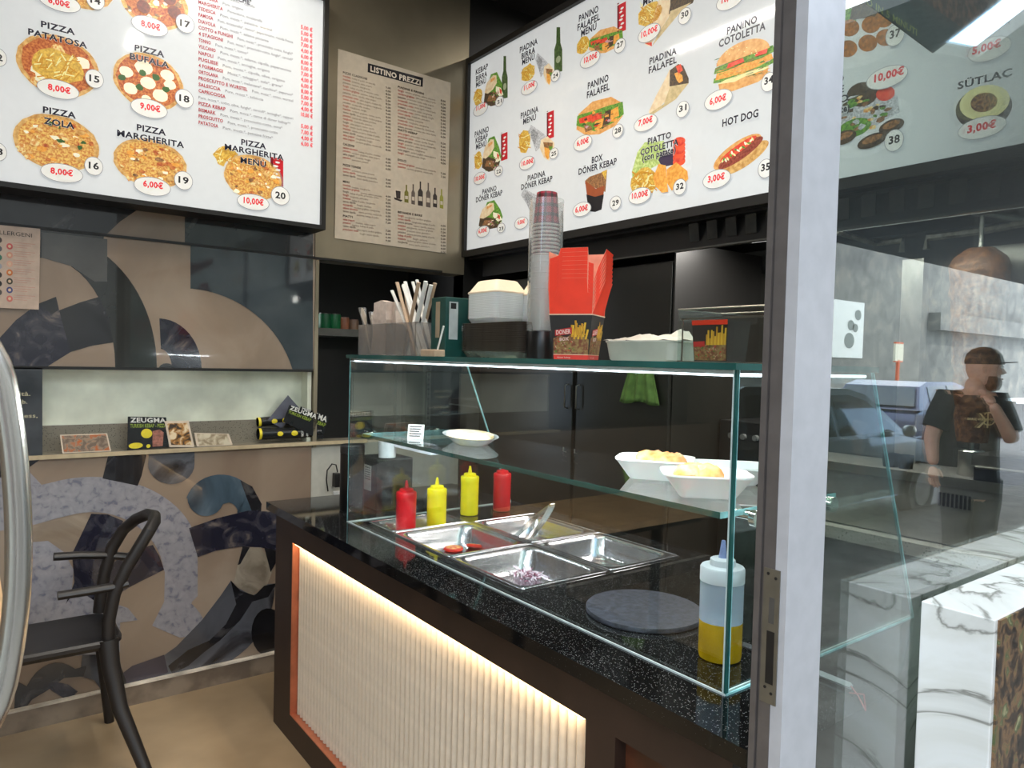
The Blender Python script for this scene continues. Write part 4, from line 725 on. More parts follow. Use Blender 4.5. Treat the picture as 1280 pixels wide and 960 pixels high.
f.loops(L, mat('frosted plate plastic', (206, 212, 214), .15, trans=.3, ior=1.2), True, True); f.build('plate', t, True)
f = MB(); f.lathe([(.09, 0), (.1, .006), (.098, .013), (.06, .017), (.01, .018)], mat('flatbread', (214, 190, 140), .6, noise=.15, nscale=30, col2=(236, 224, 196), contrast=(.4, .6)), (0, 0, 0), 32, Matrix.Translation((1.30, 1.94, 1.247)) @ Matrix.Diagonal((.72, 1.35, 1, 1))); f.build('flatbread', t, True); t.rotation_euler = (0, 0, -.35)
t = thing('price_card', 'small clear holder with a handwritten price card beside the bread plate', 'card', P(519, 549, 2, 1.228)); o_ = Vector(t.location); M = Matrix.Translation(o_) @ Matrix.Rotation(-.75, 4, 'Z') @ Matrix.Rotation(-.3, 4, 'X')
MB().box(-.027, .027, -.001, .001, .0, .05, mat('card paper', (196, 198, 194), .4), M).build('card', t); f = MB()
for i in range(5): f.box(-.022, .02-.004*(i % 3), -.0016, -.0012, .040-i*.008, .0445-i*.008, mat('card ink', (40, 40, 44), .5), M)
f.build('card_lines', t)

# ------------------------------------------------------------------ standing on the case top
ZC0 = ZT+.0122
BINM = glass('bin plastic', (214, 208, 202), .05, .08, 1.6, .12)
t = thing('cutlery_bin', 'clear plastic bin with two compartments at the far end of the case top', 'bin', (1.19, 2.2, ZC0)); f = MB(); x0, x1, y0, y1 = 1.125, 1.255, 2.0, 2.415
f.box(x0, x1, y0, y1, ZC0, ZC0+.003, BINM); f.build('bin_floor', t)
for b_ in ((x0, x0+.002, y0, y1), (x1-.002, x1, y0, y1), (x0, x1, y0, y0+.002), (x0, x1, y1-.002, y1), (x0, x1, 2.2, 2.202)): MB().box(*b_, ZC0+.003, ZC0+.108, BINM).build('bin_wall', t)
NAP = mat('paper napkin', (204, 188, 176), .7, noise=.05, nscale=60, bump=.4); STRAW = mat('paper straw sleeve', (222, 220, 214), .55, noise=.05); KRAFT = mat('kraft paper', (176, 150, 124), .7)
for i, (xa, ya, h_, rz, tl, lb) in enumerate(((1.17, 2.32, .185, .1, .05, 'white paper napkin bundle standing in the bin'), (1.20, 2.27, .18, -.1, -.06, 'white paper napkin bundle leaning beside the first'))):
    M = Matrix.Translation((xa, ya, ZC0+.004)) @ Matrix.Rotation(rz, 4, 'Z') @ Matrix.Rotation(tl, 4, 'X'); f = MB()
    L = []
    for k in range(7):
        zz = h_*k/6; w_ = .040+.004*math.sin(k*2+i); L.append([M @ Vector(p) for p in ((-.016, -w_, zz), (-.012+.003*math.sin(k), 0, zz+.004*(k == 6)), (-.016, w_, zz-.006*(k == 6)), (.016, w_*.95, zz), (.013, 0, zz+.005*(k == 6)), (.016, -w_*.95, zz))])
    f.loops(L, NAP, True, True); tag(f.build('napkin_bundle'), lb, 'napkins', 'napkin bundles')
for i, (xa, ya, lx, ly, ht, col) in enumerate(((1.15, 2.395, .0, .075, .165, 0), (1.165, 2.38, .01, .055, .15, 0), (1.19, 2.39, .02, .05, .16, 1))):
    t2 = thing('wrapped_cutlery', ('wrapped plastic spoon leaning over the far end of the bin', 'wrapped plastic fork behind the leaning spoon', 'wrapped cutlery set in a kraft sleeve in the bin')[i], 'cutlery', (xa, ya, ZC0+.004), 'wrapped cutlery')
    a_ = Vector((xa, ya-.03, ZC0+.006)); b_ = Vector((xa+lx, ya-.03+ly, ZC0+.006+ht)); MB().tube([a_, a_.lerp(b_, .5), b_], [.008, .007, .016], BINM if not col else KRAFT, 8, flat=.35).build('sleeve', t2, True)
    MB().tube([a_, a_.lerp(b_, .62), a_.lerp(b_, .72), a_.lerp(b_, .85), b_], [.003, .003, .007, .011, .004], mat('ivory plastic', (206, 196, 176), .4), 8, flat=.3).build('cutlery', t2, True)
n = 0
for (xa, ya, xb, yb, ht) in ((1.15, 2.04, 1.15, 2.175, .245), (1.165, 2.035, 1.17, 2.165, .24), (1.18, 2.03, 1.165, 2.16, .235), (1.195, 2.04, 1.18, 2.175, .25), (1.15, 2.06, 1.19, 2.19, .225), (1.21, 2.035, 1.19, 2.14, .248), (1.17, 2.06, 1.15, 2.21, .22), (1.22, 2.05, 1.20, 2.13, .255), (1.16, 2.14, 1.15, 2.03, .235), (1.175, 2.135, 1.17, 2.02, .24), (1.19, 2.15, 1.18, 2.035, .235), (1.205, 2.14, 1.19, 2.02, .23), (1.22, 2.15, 1.21, 2.03, .238)):
    a_, b_ = Vector((xa, ya, ZC0+.005)), Vector((xb, yb, ZC0+ht)); d_ = b_-a_; c_ = a_-(a_-b_)*1.0
    f = MB(); f.tube([a_, a_.lerp(b_, .3), a_.lerp(b_, .95), b_], [.0055, .0062, .0068, .0075], STRAW if n % 4 else KRAFT, 7, flat=.55)
    tag(f.build('wrapped_straw', smooth=True), ('paper wrapped straw leaning to the left in the bin' if n < 8 else 'paper wrapped straw leaning to the right beside the green box')+'', 'straw', 'paper wrapped straws leaning to the '+('left' if n < 8 else 'right')); n += 1
# green carton
t = thing('green_carton', 'dark green carton with white label strips beside the straws', 'box', (1.223, 1.971, ZC0)); GRC = mat('dark green card', (22, 66, 60), .4, noise=.1); x0, x1, y0, y1, h_ = 1.18, 1.27, 1.912, 1.998, .186
MB().box(x0, x1, y0, y1, ZC0, ZC0+h_, GRC, bev=.002).build('carton', t); LBL = mat('label grey white', (172, 178, 176), .5)
f = MB(); f.box(x0-.0006, x0, 1.945, 1.970, ZC0+.06, ZC0+.172, mat('label dull gold', (150, 134, 110), .5)); f.build('label_strip', t); MB().box(1.193, 1.225, y0-.0006, y0, ZC0+.055, ZC0+.172, LBL).build('label_strip', t); f = MB(); f.box(1.198, 1.218, y0-.0010, y0-.0006, ZC0+.150, ZC0+.168, BLACK); f.build('label_mark', t); f = MB(); f.box(1.24, 1.262, y0-.0006, y0, ZC0+.082, ZC0+.10, LBL); f.build('small_print', t)
t = MB().box(1.135, 1.175, 1.90, 1.985, ZC0, ZC0+.022, KRAFT, bev=.004).build('sugar_sachets'); tag(t, 'low pile of kraft paper sachets in front of the green carton', 'sachets', kind='stuff')
f = MB(); f.tube([(1.165, 1.93, ZC0+.022), (1.170, 1.905, ZC0+.095)], .003, STRAW, 8); tag(f.build('paper_straw', smooth=True), 'single white paper straw leaning against the green carton', 'straw')
# black trays and foam boxes
BTR = mat('black plastic tray', (78, 70, 62), .22, noise=.1)
def shell(w, d, h, mt, top=False, rim=.0022):
    f = MB(); L = []
    for s_, zz in ((.86, 0), (.88, .001), (.985, h-rim), (1.0, h-rim), (1.0, h-.001), (.97, h-.001), (.86, .003)): L.append([(a_*s_, b_*s_, zz) for a_, b_ in rrect(-w/2, w/2, -d/2, d/2, .02, 3)])
    f.loops(L, mt, True, True); return f
src = shell(.245, .31, .022, BTR).build('black_tray', smooth=True, loc=(0, 0, 0)); src.location = (1.345, 1.745, ZC0); tag(src, 'black plastic food tray, at the bottom of the stack', 'tray', 'stacked black food trays')
for i in range(1, 17): c = src.copy(); COL.objects.link(c); c.location.z = ZC0+i*.0052; c['label'] = ORD[i]+' black plastic food tray from the bottom of the stack beside the cups'; c['group'] = 'stacked black food trays'
zt_ = ZC0+16*.0052+.022
for s_, (cx, cy, nn, k, lb) in enumerate(((1.295, 1.815, 15, 0, 'left'), (1.385, 1.70, 14, 1, 'right'))):
    f = shell(.125 if not s_ else .1, .16 if not s_ else .12, .018, FOAM, rim=.0026); src = f.build('foam_box', smooth=True, loc=(0, 0, 0)); src.location = (cx+.01, cy, zt_+.0008)
    tag(src, 'white foam food box at the bottom of the %s stack on the black trays' % lb, 'box', 'foam boxes in the %s stack' % lb)
    for i in range(1, nn): c = src.copy(); COL.objects.link(c); c.location.z += i*.0052; c['label'] = ORD[i]+' white foam food box from the bottom of the %s stack' % lb
    wx, wy = (.125, .16) if not s_ else (.1, .12); L = []
    for q_, zz in ((1, 0), (1, .004), (.93, .008), (.66, .038), (.6, .04)): L.append([(a_*q_, b_*q_, zz) for a_, b_ in rrect(-wx/2, wx/2, -wy/2, wy/2, .015, 3)])
    g = MB().loops(L, mat('warm white foam', (232, 212, 184), .55, noise=.02), True, True).build('foam_box', smooth=True, loc=(0, 0, 0)); g.location = (cx+.01, cy, zt_+nn*.0052+.0135); tag(g, 'white foam food box with a domed lid on top of the %s stack' % lb, 'box', 'foam boxes in the %s stack' % lb)
# cups in a dispenser tube
cx, cy = 1.283, 1.560
t = thing('cup_dispenser', 'tall clear tube cup dispenser on a black base beside the red boxes', 'dispenser', (cx, cy, ZC0)); MB().lathe([(.046, 0), (.047, .004), (.047, .074), (.044, .079), (.040, .079), (.040, .074)], mat('black plastic base', (16, 16, 16), .3), (cx, cy, ZC0), 32).build('base', t, True)
f = MB(); f.lathe([(.0475, .076), (.0475, .440), (.0465, .440), (.0465, .080)], CLEARP, (cx, cy, ZC0), 36, cap0=False, cap1=False); f.build('tube', t, True)
CUPM = mat('clear plastic cup', (238, 238, 236), .3, noise=.03, trans=.12, ior=1.15)
f = MB().lathe([(.028, 0), (.030, .002), (.0405, .084), (.042, .085), (.042, .088), (.040, .088), (.029, .004)], CUPM, (0, 0, 0), 28); src = f.build('plastic_cup', smooth=True, loc=(0, 0, 0)); src.location = (cx, cy, ZC0+.0795); tag(src, 'clear plastic cup at the bottom of the dispenser tube', 'cup', 'plastic cups in the tube')
for i in range(1, 9): c = src.copy(); COL.objects.link(c); c.location.z += i*.0145; c['label'] = ORD[i]+' clear plastic cup from the bottom in the dispenser tube'
PCUP = mat('white paper cup rim', (226, 216, 208), .4)
m_ = bpy.data.materials.new('red tartan paper'); m_.use_nodes = True; nn_ = m_.node_tree; b_ = nn_.nodes['Principled BSDF']; b_.inputs['Roughness'].default_value = .4
tc_ = nn_.nodes.new('ShaderNodeTexCoord'); sp_ = nn_.nodes.new('ShaderNodeSeparateXYZ'); nn_.links.new(tc_.outputs['Object'], sp_.inputs[0])
def mth(op, a_, b2=None):
    q_ = nn_.nodes.new('ShaderNodeMath'); q_.operation = op
    for i_, x_ in enumerate((a_, b2)):
        if x_ is None: continue
        if isinstance(x_, (int, float)): q_.inputs[i_].default_value = x_
        else: nn_.links.new(x_, q_.inputs[i_])
    return q_.outputs[0]
ang = mth('ARCTAN2', sp_.outputs[1], sp_.outputs[0]); v1 = mth('LESS_THAN', mth('FRACT', mth('MULTIPLY', ang, 1.6)), .36); v2 = mth('LESS_THAN', mth('FRACT', mth('MULTIPLY', sp_.outputs[2], 38)), .36); vv = mth('MULTIPLY', mth('ADD', v1, v2), .5)
cr_ = nn_.nodes.new('ShaderNodeValToRGB'); cr_.color_ramp.interpolation = 'CONSTANT'; e_ = cr_.color_ramp.elements; e_[0].color = rgb(176, 44, 60); e_[1].position = .3; e_[1].color = rgb(110, 38, 44); q_ = e_.new(.8); q_.color = rgb(52, 44, 34)
nn_.links.new(vv, cr_.inputs[0]); nn_.links.new(cr_.outputs[0], b_.inputs['Base Color'])
def pcup(z, lb):
    t = thing('paper_cup', lb, 'cup', (cx, cy, z), 'upturned tartan paper cups'); MB().lathe([(.0372, .003), (.0285, .094), (.0275, .094), (.036, .004)], m_, (cx, cy, z), 32).build('wall', t, True); MB().lathe([(.0375, .0), (.0395, .0015), (.0395, .0045), (.0375, .006)], PCUP, (cx, cy, z), 32).build('rim', t, True); MB().lathe([(.0275, .088), (.0275, .0945)], mat('dark red paper', (150, 34, 48), .4), (cx, cy, z), 32).build('cup_bottom', t, True); return t
zc_ = ZC0+.0795+8*.0145+.0885
c0 = pcup(zc_, 'upturned red tartan paper cup, lowest in the tube')
for i in range(1, 9): copy_tree(c0, (cx, cy, zc_+i*.0102), 'upturned red tartan paper cup at the top of the tube' if i == 8 else ORD[i]+' upturned tartan paper cup from the bottom in the tube')
# doner boxes
REDB = mat('orange red card', (244, 58, 26), .45, noise=.04, nscale=20); CHAR = mat('charcoal card', (38, 34, 32), .45); bx, by = 1.235, 1.368; rz = math.radians(-60)
def dbox(z, printed, lb):
    t = thing('doner_box', lb, 'food box', (bx, by, z), 'nested red takeaway boxes'); w0, w1, h_ = .044, .0555, .112
    M = Matrix.Translation((bx, by, z)); L = [[M @ Vector(p) for p in ((-w, -w, zz), (w, -w, zz), (w, w, zz), (-w, w, zz))] for w, zz in ((w0, 0), (w1, h_), (w1-.0012, h_), (w0-.0012, .002))]
    MB().loops(L, CHAR if printed else REDB, True, True).build('body', t)
    for k in range(4):
        R_ = M @ Matrix.Rotation(k*PI/2, 4, 'Z'); fh = .088 if k % 2 == 0 else .082; o_ = .007; f = MB()
        pts_ = [(-w1+.001, -w1, h_), (w1-.001, -w1, h_), (w1+.002, -w1-o_*.6, h_+fh*.80), (w1-.006, -w1-o_, h_+fh), (-w1+.006, -w1-o_, h_+fh), (-w1-.002, -w1-o_*.6, h_+fh*.80)]
        if k == 0: pts_ = [(-w1+.001, -w1, h_), (w1-.001, -w1, h_), (w1+.001, -w1-o_*.4, h_+fh*.55), (w1-.012, -w1-o_*.5, h_+fh*.60), (w1-.014, -w1-o_, h_+fh), (-w1+.028, -w1-o_, h_+fh), (-w1+.022, -w1-o_*.7, h_+fh*.80), (-w1-.001, -w1-o_*.6, h_+fh*.72)]
        if k == 1: pts_ = [(-w1+.001, -w1, h_), (w1-.012, -w1, h_), (w1-.024, -w1-.016, h_+fh*.62), (w1-.020, -w1-.024, h_+fh), (-w1+.030, -w1-.024, h_+fh*1.06), (-w1+.012, -w1-.008, h_+fh*.5)]
        mc_ = sum((Vector(p) for p in pts_), Vector())/len(pts_); f.poly([R_ @ (mc_+(Vector(p)-mc_)*1.016+Vector((0, .0009, 0))) for p in pts_], mat('cream card edge', (232, 150, 120), .5), R_.to_3x3() @ Vector((0, .0003, 0))); f.poly([R_ @ Vector(p) for p in pts_], REDB, R_.to_3x3() @ Vector((0, .0008, 0))); f.build('flap', t)
    if printed:
        f = MB(); f.loops([[M @ Vector(p) for p in ((-w, -w, zz), (w, -w, zz), (w, w, zz), (-w, w, zz))] for w, zz in ((w1+.0006, h_-.002), (w1+.0009, h_+.001))], mat('cream card line', (226, 190, 160), .5)); f.loops([[M @ Vector(p) for p in ((-w, -w, zz), (w, -w, zz), (w, w, zz), (-w, w, zz))] for w, zz in ((w0+.0016, .012), (w0+.0018, .0135))], mat('cream card line', (1, 1, 1))); f.build('edge_line', t)
        f = MB(); f.loops([[M @ Vector(p) for p in ((-w, -w, zz), (w, -w, zz), (w, w, zz), (-w, w, zz))] for w, zz in ((w0+.0006, .0), (w0+.0015, .012))], mat('red base band', (206, 48, 34), .45)); f.build('base_band', t)
        g = MB(); g2 = MB()
        for k in (0, 1, 3):
            R_ = M @ Matrix.Rotation(k*PI/2, 4, 'Z'); 
            def F(u, v, o=.0008): w = w0+(w1-w0)*v/h_; return R_ @ Vector((u, -w-o, v))
            top_ = [(-.045, .052), (-.03, .06), (-.01, .056), (.01, .066), (.03, .064), (.047, .05)]
            g.poly([F(-.0445, .0136)]+[F(u, v) for u, v in top_]+[F(.0445, .0136)], mat('printed doner meat', (120, 62, 40), .45, noise=.4, nscale=140, col2=(150, 120, 70), contrast=(.4, .6)))
            for i in range(34): u, v = random.uniform(-.04, .01), random.uniform(.017, .05); g.poly([F(u+random.uniform(-.004, .004), v+random.uniform(-.004, .004), .0011+i*.00002) for _ in range(4)], (mat('printed herb', (76, 110, 36), .5), mat('printed red pepper', (196, 50, 36), .5), mat('printed onion', (190, 150, 120), .5))[i % 3])
            for i in range(12): u, v = .004+.0032*i, .056+.006*math.sin(i*2.1); l = .030+.006*math.sin(i*5); dx_ = .006*math.sin(i*3); g.poly([F(u-.0025, v, .0016+i*.00002), F(u+.0025, v, .0016+i*.00002), F(u+.0025+dx_, v+l, .0016+i*.00002), F(u-.0025+dx_, v+l, .0016+i*.00002)], mat('printed chips', (226, 176, 50), .45) if i % 2 else mat('printed chips dark', (206, 146, 36), .45))
            g.poly([F(-.040, .058, .0019), F(.004, .064, .0019), F(.004, .080, .0019), F(-.040, .073, .0019)], mat('printed red label', (190, 36, 34), .45))
            for wd, u0, u1, v0, cap in (('DONER', -.037, .001, .0615, .011), ('BOX', -.028, -.004, .046, .008)):
                vs_, fs_ = txt_mesh(wd, .03); m0 = min(p.x for p in vs_); m1 = max(p.x for p in vs_); g2.add([F(u0+(p.x-m0)*(u1-u0)/(m1-m0), v0+p.y/.7*cap+(p.x-m0)*.001, .0024) for p in vs_], fs_, mat('printed pale lettering', (226, 190, 180), .5))
            vs_, fs_ = txt_mesh('doner kebap', .0); m0 = min(p.x for p in vs_); m1 = max(p.x for p in vs_); g2.add([F(-.035+(p.x-m0)*.035/(m1-m0), .004+p.y/.7*.004, .0024) for p in vs_], fs_, mat('printed pale lettering', (1, 1, 1)))
        g.build('food_print', t, fix=False); g2.build('lettering', t, fix=False)
    t.rotation_euler = (0, 0, rz); return t
dbox(ZC0, True, 'printed DONER BOX takeaway box with red flaps, lowest of the nested stack')
c0 = dbox(ZC0+.0105, False, 'second nested red takeaway box from the bottom of its stack')
for i in range(2, 8): copy_tree(c0, (bx, by, ZC0+.0105*i), ORD[i]+' nested red takeaway box from the bottom of its stack', rot=(0, 0, rz))
# clear tray with crumpled paper, lids behind
FROST = mat('frosted white container', (206, 204, 192), .35, trans=.25, noise=.08, nscale=9, ior=1.15)
t = thing('paper_lined_container', 'translucent white container topped with crumpled paper between red boxes and clear case', 'container', (1.34, 1.2, ZC0)); f = MB(); L = []
for s_, zz in ((.86, 0), (.92, .004), (.99, .044), (1.02, .046), (1.02, .05)): L.append([(1.335+a_*s_, 1.20+b_*s_, ZC0+zz) for a_, b_ in rrect(-.06, .06, -.115, .115, .022)])
f.loops(L, FROST, True, True); f.build('container', t, True)
f = MB(); nx, ny = 8, 14; 
random.seed(11); Hh = [[.049+.016*math.sin(PI*i/nx)**.6*math.sin(PI*min(.98, j/ny+.02))**.5+random.uniform(-.003, .004)+(.014 if j == 2 and 2 < i < 7 else 0) for j in range(ny+1)] for i in range(nx+1)]
f.add([(1.275+.12*i/nx, 1.085+.23*j/ny, ZC0+Hh[i][j]) for i in range(nx+1) for j in range(ny+1)], [(i*(ny+1)+j, (i+1)*(ny+1)+j, (i+1)*(ny+1)+j+1, i*(ny+1)+j+1) for i in range(nx) for j in range(ny)], mat('crumpled cream paper', (224, 214, 196), .6, noise=.03)); f.build('paper', t)
src = MB().lathe([(.05, 0), (.055, .001), (.055, .006), (.05, .008)], mat('dark clear lid', (60, 60, 62), .15, noise=.1), (0, 0, 0), 32).build('plastic_bowl', smooth=True, loc=(0, 0, 0)); src.location = (1.49, 1.40, ZC0); tag(src, 'dark round plastic bowl, lowest of the stack behind the paper container', 'bowl', 'stacked dark bowls')
for i in range(1, 8): c = src.copy(); COL.objects.link(c); c.location.z += i*.0082; c['label'] = ORD[i]+' dark round plastic bowl from the bottom of its stack'
# clear show case with a doner box
t = thing('acrylic_showcase', 'small clear acrylic case with a steel rim showing a printed food box', 'showcase', (1.28, .9, ZC0)); x0, x1, y0, y1, h_ = 1.215, 1.36, .80, 1.025, .112
for b_ in ((x0, x0+.003, y0, y1), (x1-.003, x1, y0, y1), (x0, x1, y0, y0+.003), (x0, x1, y1-.003, y1)): MB().box(*b_, ZC0, ZC0+h_, CASEG).build('acrylic_wall', t)
f = MB(); f.tube([(x0, y0, ZC0+h_), (x1, y0, ZC0+h_), (x1, y1, ZC0+h_), (x0, y1, ZC0+h_)], .0022, STEEL, 6, True); f.build('rim', t); MB().box(x0, x1, y0, y1, ZC0, ZC0+.003, STEEL).build('floor_plate', t); f = MB(); f.box(x0+.0032, x0+.004, y0+.003, y1-.003, ZC0+h_-.022, ZC0+h_-.018, STEEL); f.box(x0+.0032, x0+.004, y1-.012, y1-.008, ZC0, ZC0+h_-.018, STEEL); f.build('inner_frame', t)
t = thing('food_box', 'printed food box with a red top edge inside the acrylic case', 'food box', (1.27, .94, ZC0+.003)); z0 = ZC0+.0032
def FB(u, v, o=0): return Vector((1.238-o, .998-u*(1-.05*v/.09), z0+v))
f = MB(); f.loops([[(1.238, .998, z0), (1.238, .915, z0), (1.30, .915, z0), (1.30, .998, z0)], [(1.232, 1.002, z0+.086), (1.232, .911, z0+.086), (1.31, .911, z0+.086), (1.31, 1.002, z0+.086)]], CHAR, True, True); f.build('carton', t)
def FB(u, v, o=0): return Vector((1.238-.006*v/.086-.0006-o, .998-u+.004*(1-2*u/.083)*v/.086, z0+v))
MB().poly([FB(0, .076), FB(.083, .076), FB(.083, .086), FB(0, .086)], REDB).build('top_band', t); f = MB(); f.poly([FB(.002, .002), FB(.081, .002), FB(.081, .04), FB(.06, .045), (FB(.03, .035)), FB(.002, .034)], mat('printed doner meat', (1, 1, 1)))
for i in range(50): u, v = random.uniform(.005, .075), random.uniform(.004, .036); f.poly([FB(u+random.uniform(-.004, .004), v+random.uniform(-.004, .004), .0002+i*.00001) for _ in range(4)], (mat('printed herb', (1, 1, 1)), mat('printed red pepper', (1, 1, 1)), mat('printed onion', (1, 1, 1)))[i % 3])
for i in range(12): u = .035+.004*i; v = .034; l = .022+.01*math.sin(i*2.3)+.012*i/12; f.poly([FB(u-.002, v, .001), FB(u+.002, v, .001), FB(u+.003, v+l, .001), FB(u-.001, v+l, .001)], mat('printed chips', (1, 1, 1)) if i % 2 else mat('printed chips dark', (1, 1, 1)))
f.poly([FB(.002, .030, .0012), FB(.03, .031, .0012), FB(.03, .042, .0012), FB(.002, .041, .0012)], mat('printed red label', (1, 1, 1))); f.build('food_print', t, fix=False)

# ================================================================== KITCHEN SIDE
cb = thing('cabinet', 'tall black cabinet with two steel-handled doors behind the glass case', 'cabinet', (2.4, 2.67, 0)); MB().box(2.325, 3.0, 1.98, 3.36, .0, 1.925, CABB).build('body', cb)
for y0, y1, yh_ in ((1.985, 2.545, 2.525), (2.572, 3.355, 2.605)):
    d_ = MB().box(2.305, 2.324, y0, y1, .08, 1.92, CABB, bev=.003).build('door', cb); f = MB(); f.tube([(2.304, yh_, 1.275), (2.285, yh_, 1.280), (2.285, yh_, 1.385), (2.304, yh_, 1.39)], .004, STEEL, 8); f.build('handle', d_, True)
GRNC = mat('green cloth', (78, 108, 48), .85, noise=.15, nscale=30); f = MB(); L = []
for k in range(9):
    u = k/8; row = []
    for j in range(25): a_ = j/24; y = 2.24-.235*(a_-.5)*(.45+.55*u)-.11; row.append((2.288+.010*math.sin(a_*21+u)*(1-.3*u)-.002*u, y, 1.515-.185*u-.006*u*math.sin(a_*9)))
    L.append(row)
f.loops(L, GRNC, closed=False); o = f.build('green_cloth', smooth=True); tag(o, 'green cleaning cloth hanging on the black cabinet door', 'cloth'); sm_ = o.modifiers.new('s', 'SOLIDIFY'); sm_.thickness = .002
f = MB(); f.cyl((2.300, 2.128, 1.52), (2.276, 2.128, 1.52), .005, STEEL, 10); f.build('hook', cb)
m = MB().box(3.005, 3.25, .62, 3.37, 0, ZC, mat('kitchen back wall', (66, 67, 64), .35, noise=.08, nscale=2)); setting(m.build('wall_kitchen'), 'dark grey wall panel at the back of the kitchen recess')
# hood under the menu board
hd = thing('extractor_hood', 'long black extractor hood with baffle filters under the menu board', 'hood', (2.6, 1.8, 2.0)); zb_ = ZBR-.035
f = MB(); f.box(2.21, 3.0, .64, 3.36, zb_-.01, zb_+.0, BLACK); f.build('hood_body', hd); MB().box(2.27, 2.285, .64, 3.3, zb_-.10, zb_-.01, BLACK).build('front_lip', hd); MB().box(2.262, 2.288, .64, 2.4, zb_-.106, zb_-.1, mat('dull lip metal', (84, 84, 80), .35, .7)).build('lip_trim', hd)
for i in range(14):
    y = .70+i*.085; f = MB(); f.poly([(2.235, y, zb_-.012), (2.235, y+.045, zb_-.012), (2.265, y+.06, zb_-.075), (2.265, y+.015, zb_-.075)], mat('grimy baffle metal', (52, 50, 48), .45, .3, noise=.2, nscale=20), (.004, 0, 0)); f.build('baffle', hd)
MB().poly([(2.31, 1.97, 2.0), (2.31, 1.97, 1.52), (2.9, 1.97, 1.45), (2.9, 1.97, 2.0)], BLACK, (0, .008, 0)).build('side_shield', hd)
MB().box(2.30, 2.33, 1.86, 1.97, zb_-.024, zb_-.012, LEDW).build('work_and_fill_light', hd)
MB().box(2.56, 2.72, .75, 1.9, zb_-.022, zb_-.012, mat('hood fill glow', (230, 230, 225), .5, emit=1.5)).build('work_and_fill_light', hd)  # added glowing panel to brighten the grill
a = area('lamp_light', (2.5, 1.3, zb_-.03), (0, math.radians(10), 0), .15, 1.1, 26, (1, .95, .88))  # added fill light for the grill, cast from under the hood
mt_ = MB().box(1.87, 2.28, .9, 3.0, 0, .012, mat('black darkening sheet', (26, 26, 26), .7), bev=.002).build('floor_darkener'); tag(mt_, 'black sheet added to darken the floor between the counter and the cabinets', 'mat')  # dark sheet added so the floor behind the counter looks unlit
# granite back counter
bc = thing('back_counter', 'granite topped back counter under the kebab grill', 'counter', (2.9, 1.4, 0)); MB().box(2.64, 3.0, .72, 1.97, 0, .86, CABB).build('base', bc); MB().box(2.60, 3.0, .70, 1.975, .86, .905, TERRA).build('top_slab', bc, label='salt and pepper granite top')
gr = thing('kebab_grill', 'stainless kebab grill base with a row of vertical vent slots', 'grill', (2.8, 1.2, .905)); zt_ = P(1190, 598, 0, 2.66).z
f = MB(); f.box(2.66, 2.98, .83, 1.70, .91, zt_, mat('satin grill steel', (150, 144, 138), .42, .5, noise=.04)); f.build('base_box', gr); f = MB(); f.box(2.652, 2.66, .825, 1.705, zt_-.028, zt_+.004, STEEL); f.build('top_rim', gr)
zv0, zv1 = P(1195, 635, 0, 2.66).z, P(1195, 618, 0, 2.66).z
for i in range(8): px = 1174.5+i*5.4; p = P(px, 627, 0, 2.659); MB().box(2.656, 2.6605, p.y-.0035, p.y+.0035, zv0, zv1, BLACK).build('vent_slot', gr)
sp = P(1213, 590, 0, 2.80); f = MB(); f.lathe([(.038, 0), (.04, .005), (.04, .085), (.036, .09)], STEEL, (sp.x, sp.y, zt_), 28); f.build('spit_motor', gr, True); zs = P(1213, 250, 0, 2.80).z
MB().cyl((sp.x, sp.y, zt_+.09), (sp.x, sp.y, zs), .008, STEEL, 12).build('spit', gr, True)
f = MB(); f.lathe([(.02, 0), (.034, .006), (.034, .014), (.02, .02), (.016, .03), (.03, .034), (.03, .044), (.016, .05)], STEEL, (sp.x, sp.y, zs-.06), 20); f.build('spit_collar', gr, True)
f = MB(); f.tube([(sp.x, sp.y, zs-.05), (sp.x+.12, sp.y-.10, zs-.075), (sp.x+.18, sp.y-.2, zs-.15)], .011, STEEL, 8); f.build('spit_arm', gr, True)
pts0 = P(1158, 315, 0, 2.9); f = MB(); f.tube([P(1158, 312, 0, 2.9), P(1160, 297, 0, 2.9), P(1230, 288, 0, 2.9), P(1300, 275, 0, 2.9)], .014, mat('foil wrapped frame', (130, 126, 118), .3, .8, noise=.4, nscale=40, bump=1), 6); f.build('heater_frame', gr)
f = MB(); f.tube([P(1046, 290, 0, 2.7), P(1095, 305, 0, 2.9), P(1128, 300, 0, 2.9), P(1127, 315, 0, 2.9)], .012, mat('foil wrapped frame', (1, 1, 1)), 6); f.build('heater_frame', gr)
MB().box(2.93, 2.98, .95, 1.06, zt_, 1.95, STEEL).build('heater_column', gr); MB().box(2.93, 2.98, 1.28, 1.36, zt_, 1.93, STEEL).build('heater_column', gr)
f = MB(); z0, z1 = P(1213, 552, 0, 2.8).z, P(1213, 312, 0, 2.8).z; N = 22; L = []
for k in range(N+1):
    u = k/N; r = (.05+.052*u)*(1 if k % 2 else .955)*(min(1, (1-u)*7+.45)) ; L.append([(sp.x+r*(1+.05*math.sin(3*a_+k))*math.cos(a_), sp.y+r*(1+.05*math.sin(2*a_+k*1.7))*math.sin(a_), z0+(z1-z0)*u) for a_ in [2*PI*i/28 for i in range(28)]])
f.loops(L, mat('roasted kebab meat', (62, 36, 20), .6, noise=.5, nscale=60, bump=3, col2=(116, 76, 44), contrast=(.4, .65)), True, True); tag(f.build('kebab_meat', smooth=True), 'large browned cone of kebab meat on the upright spit', 'meat')
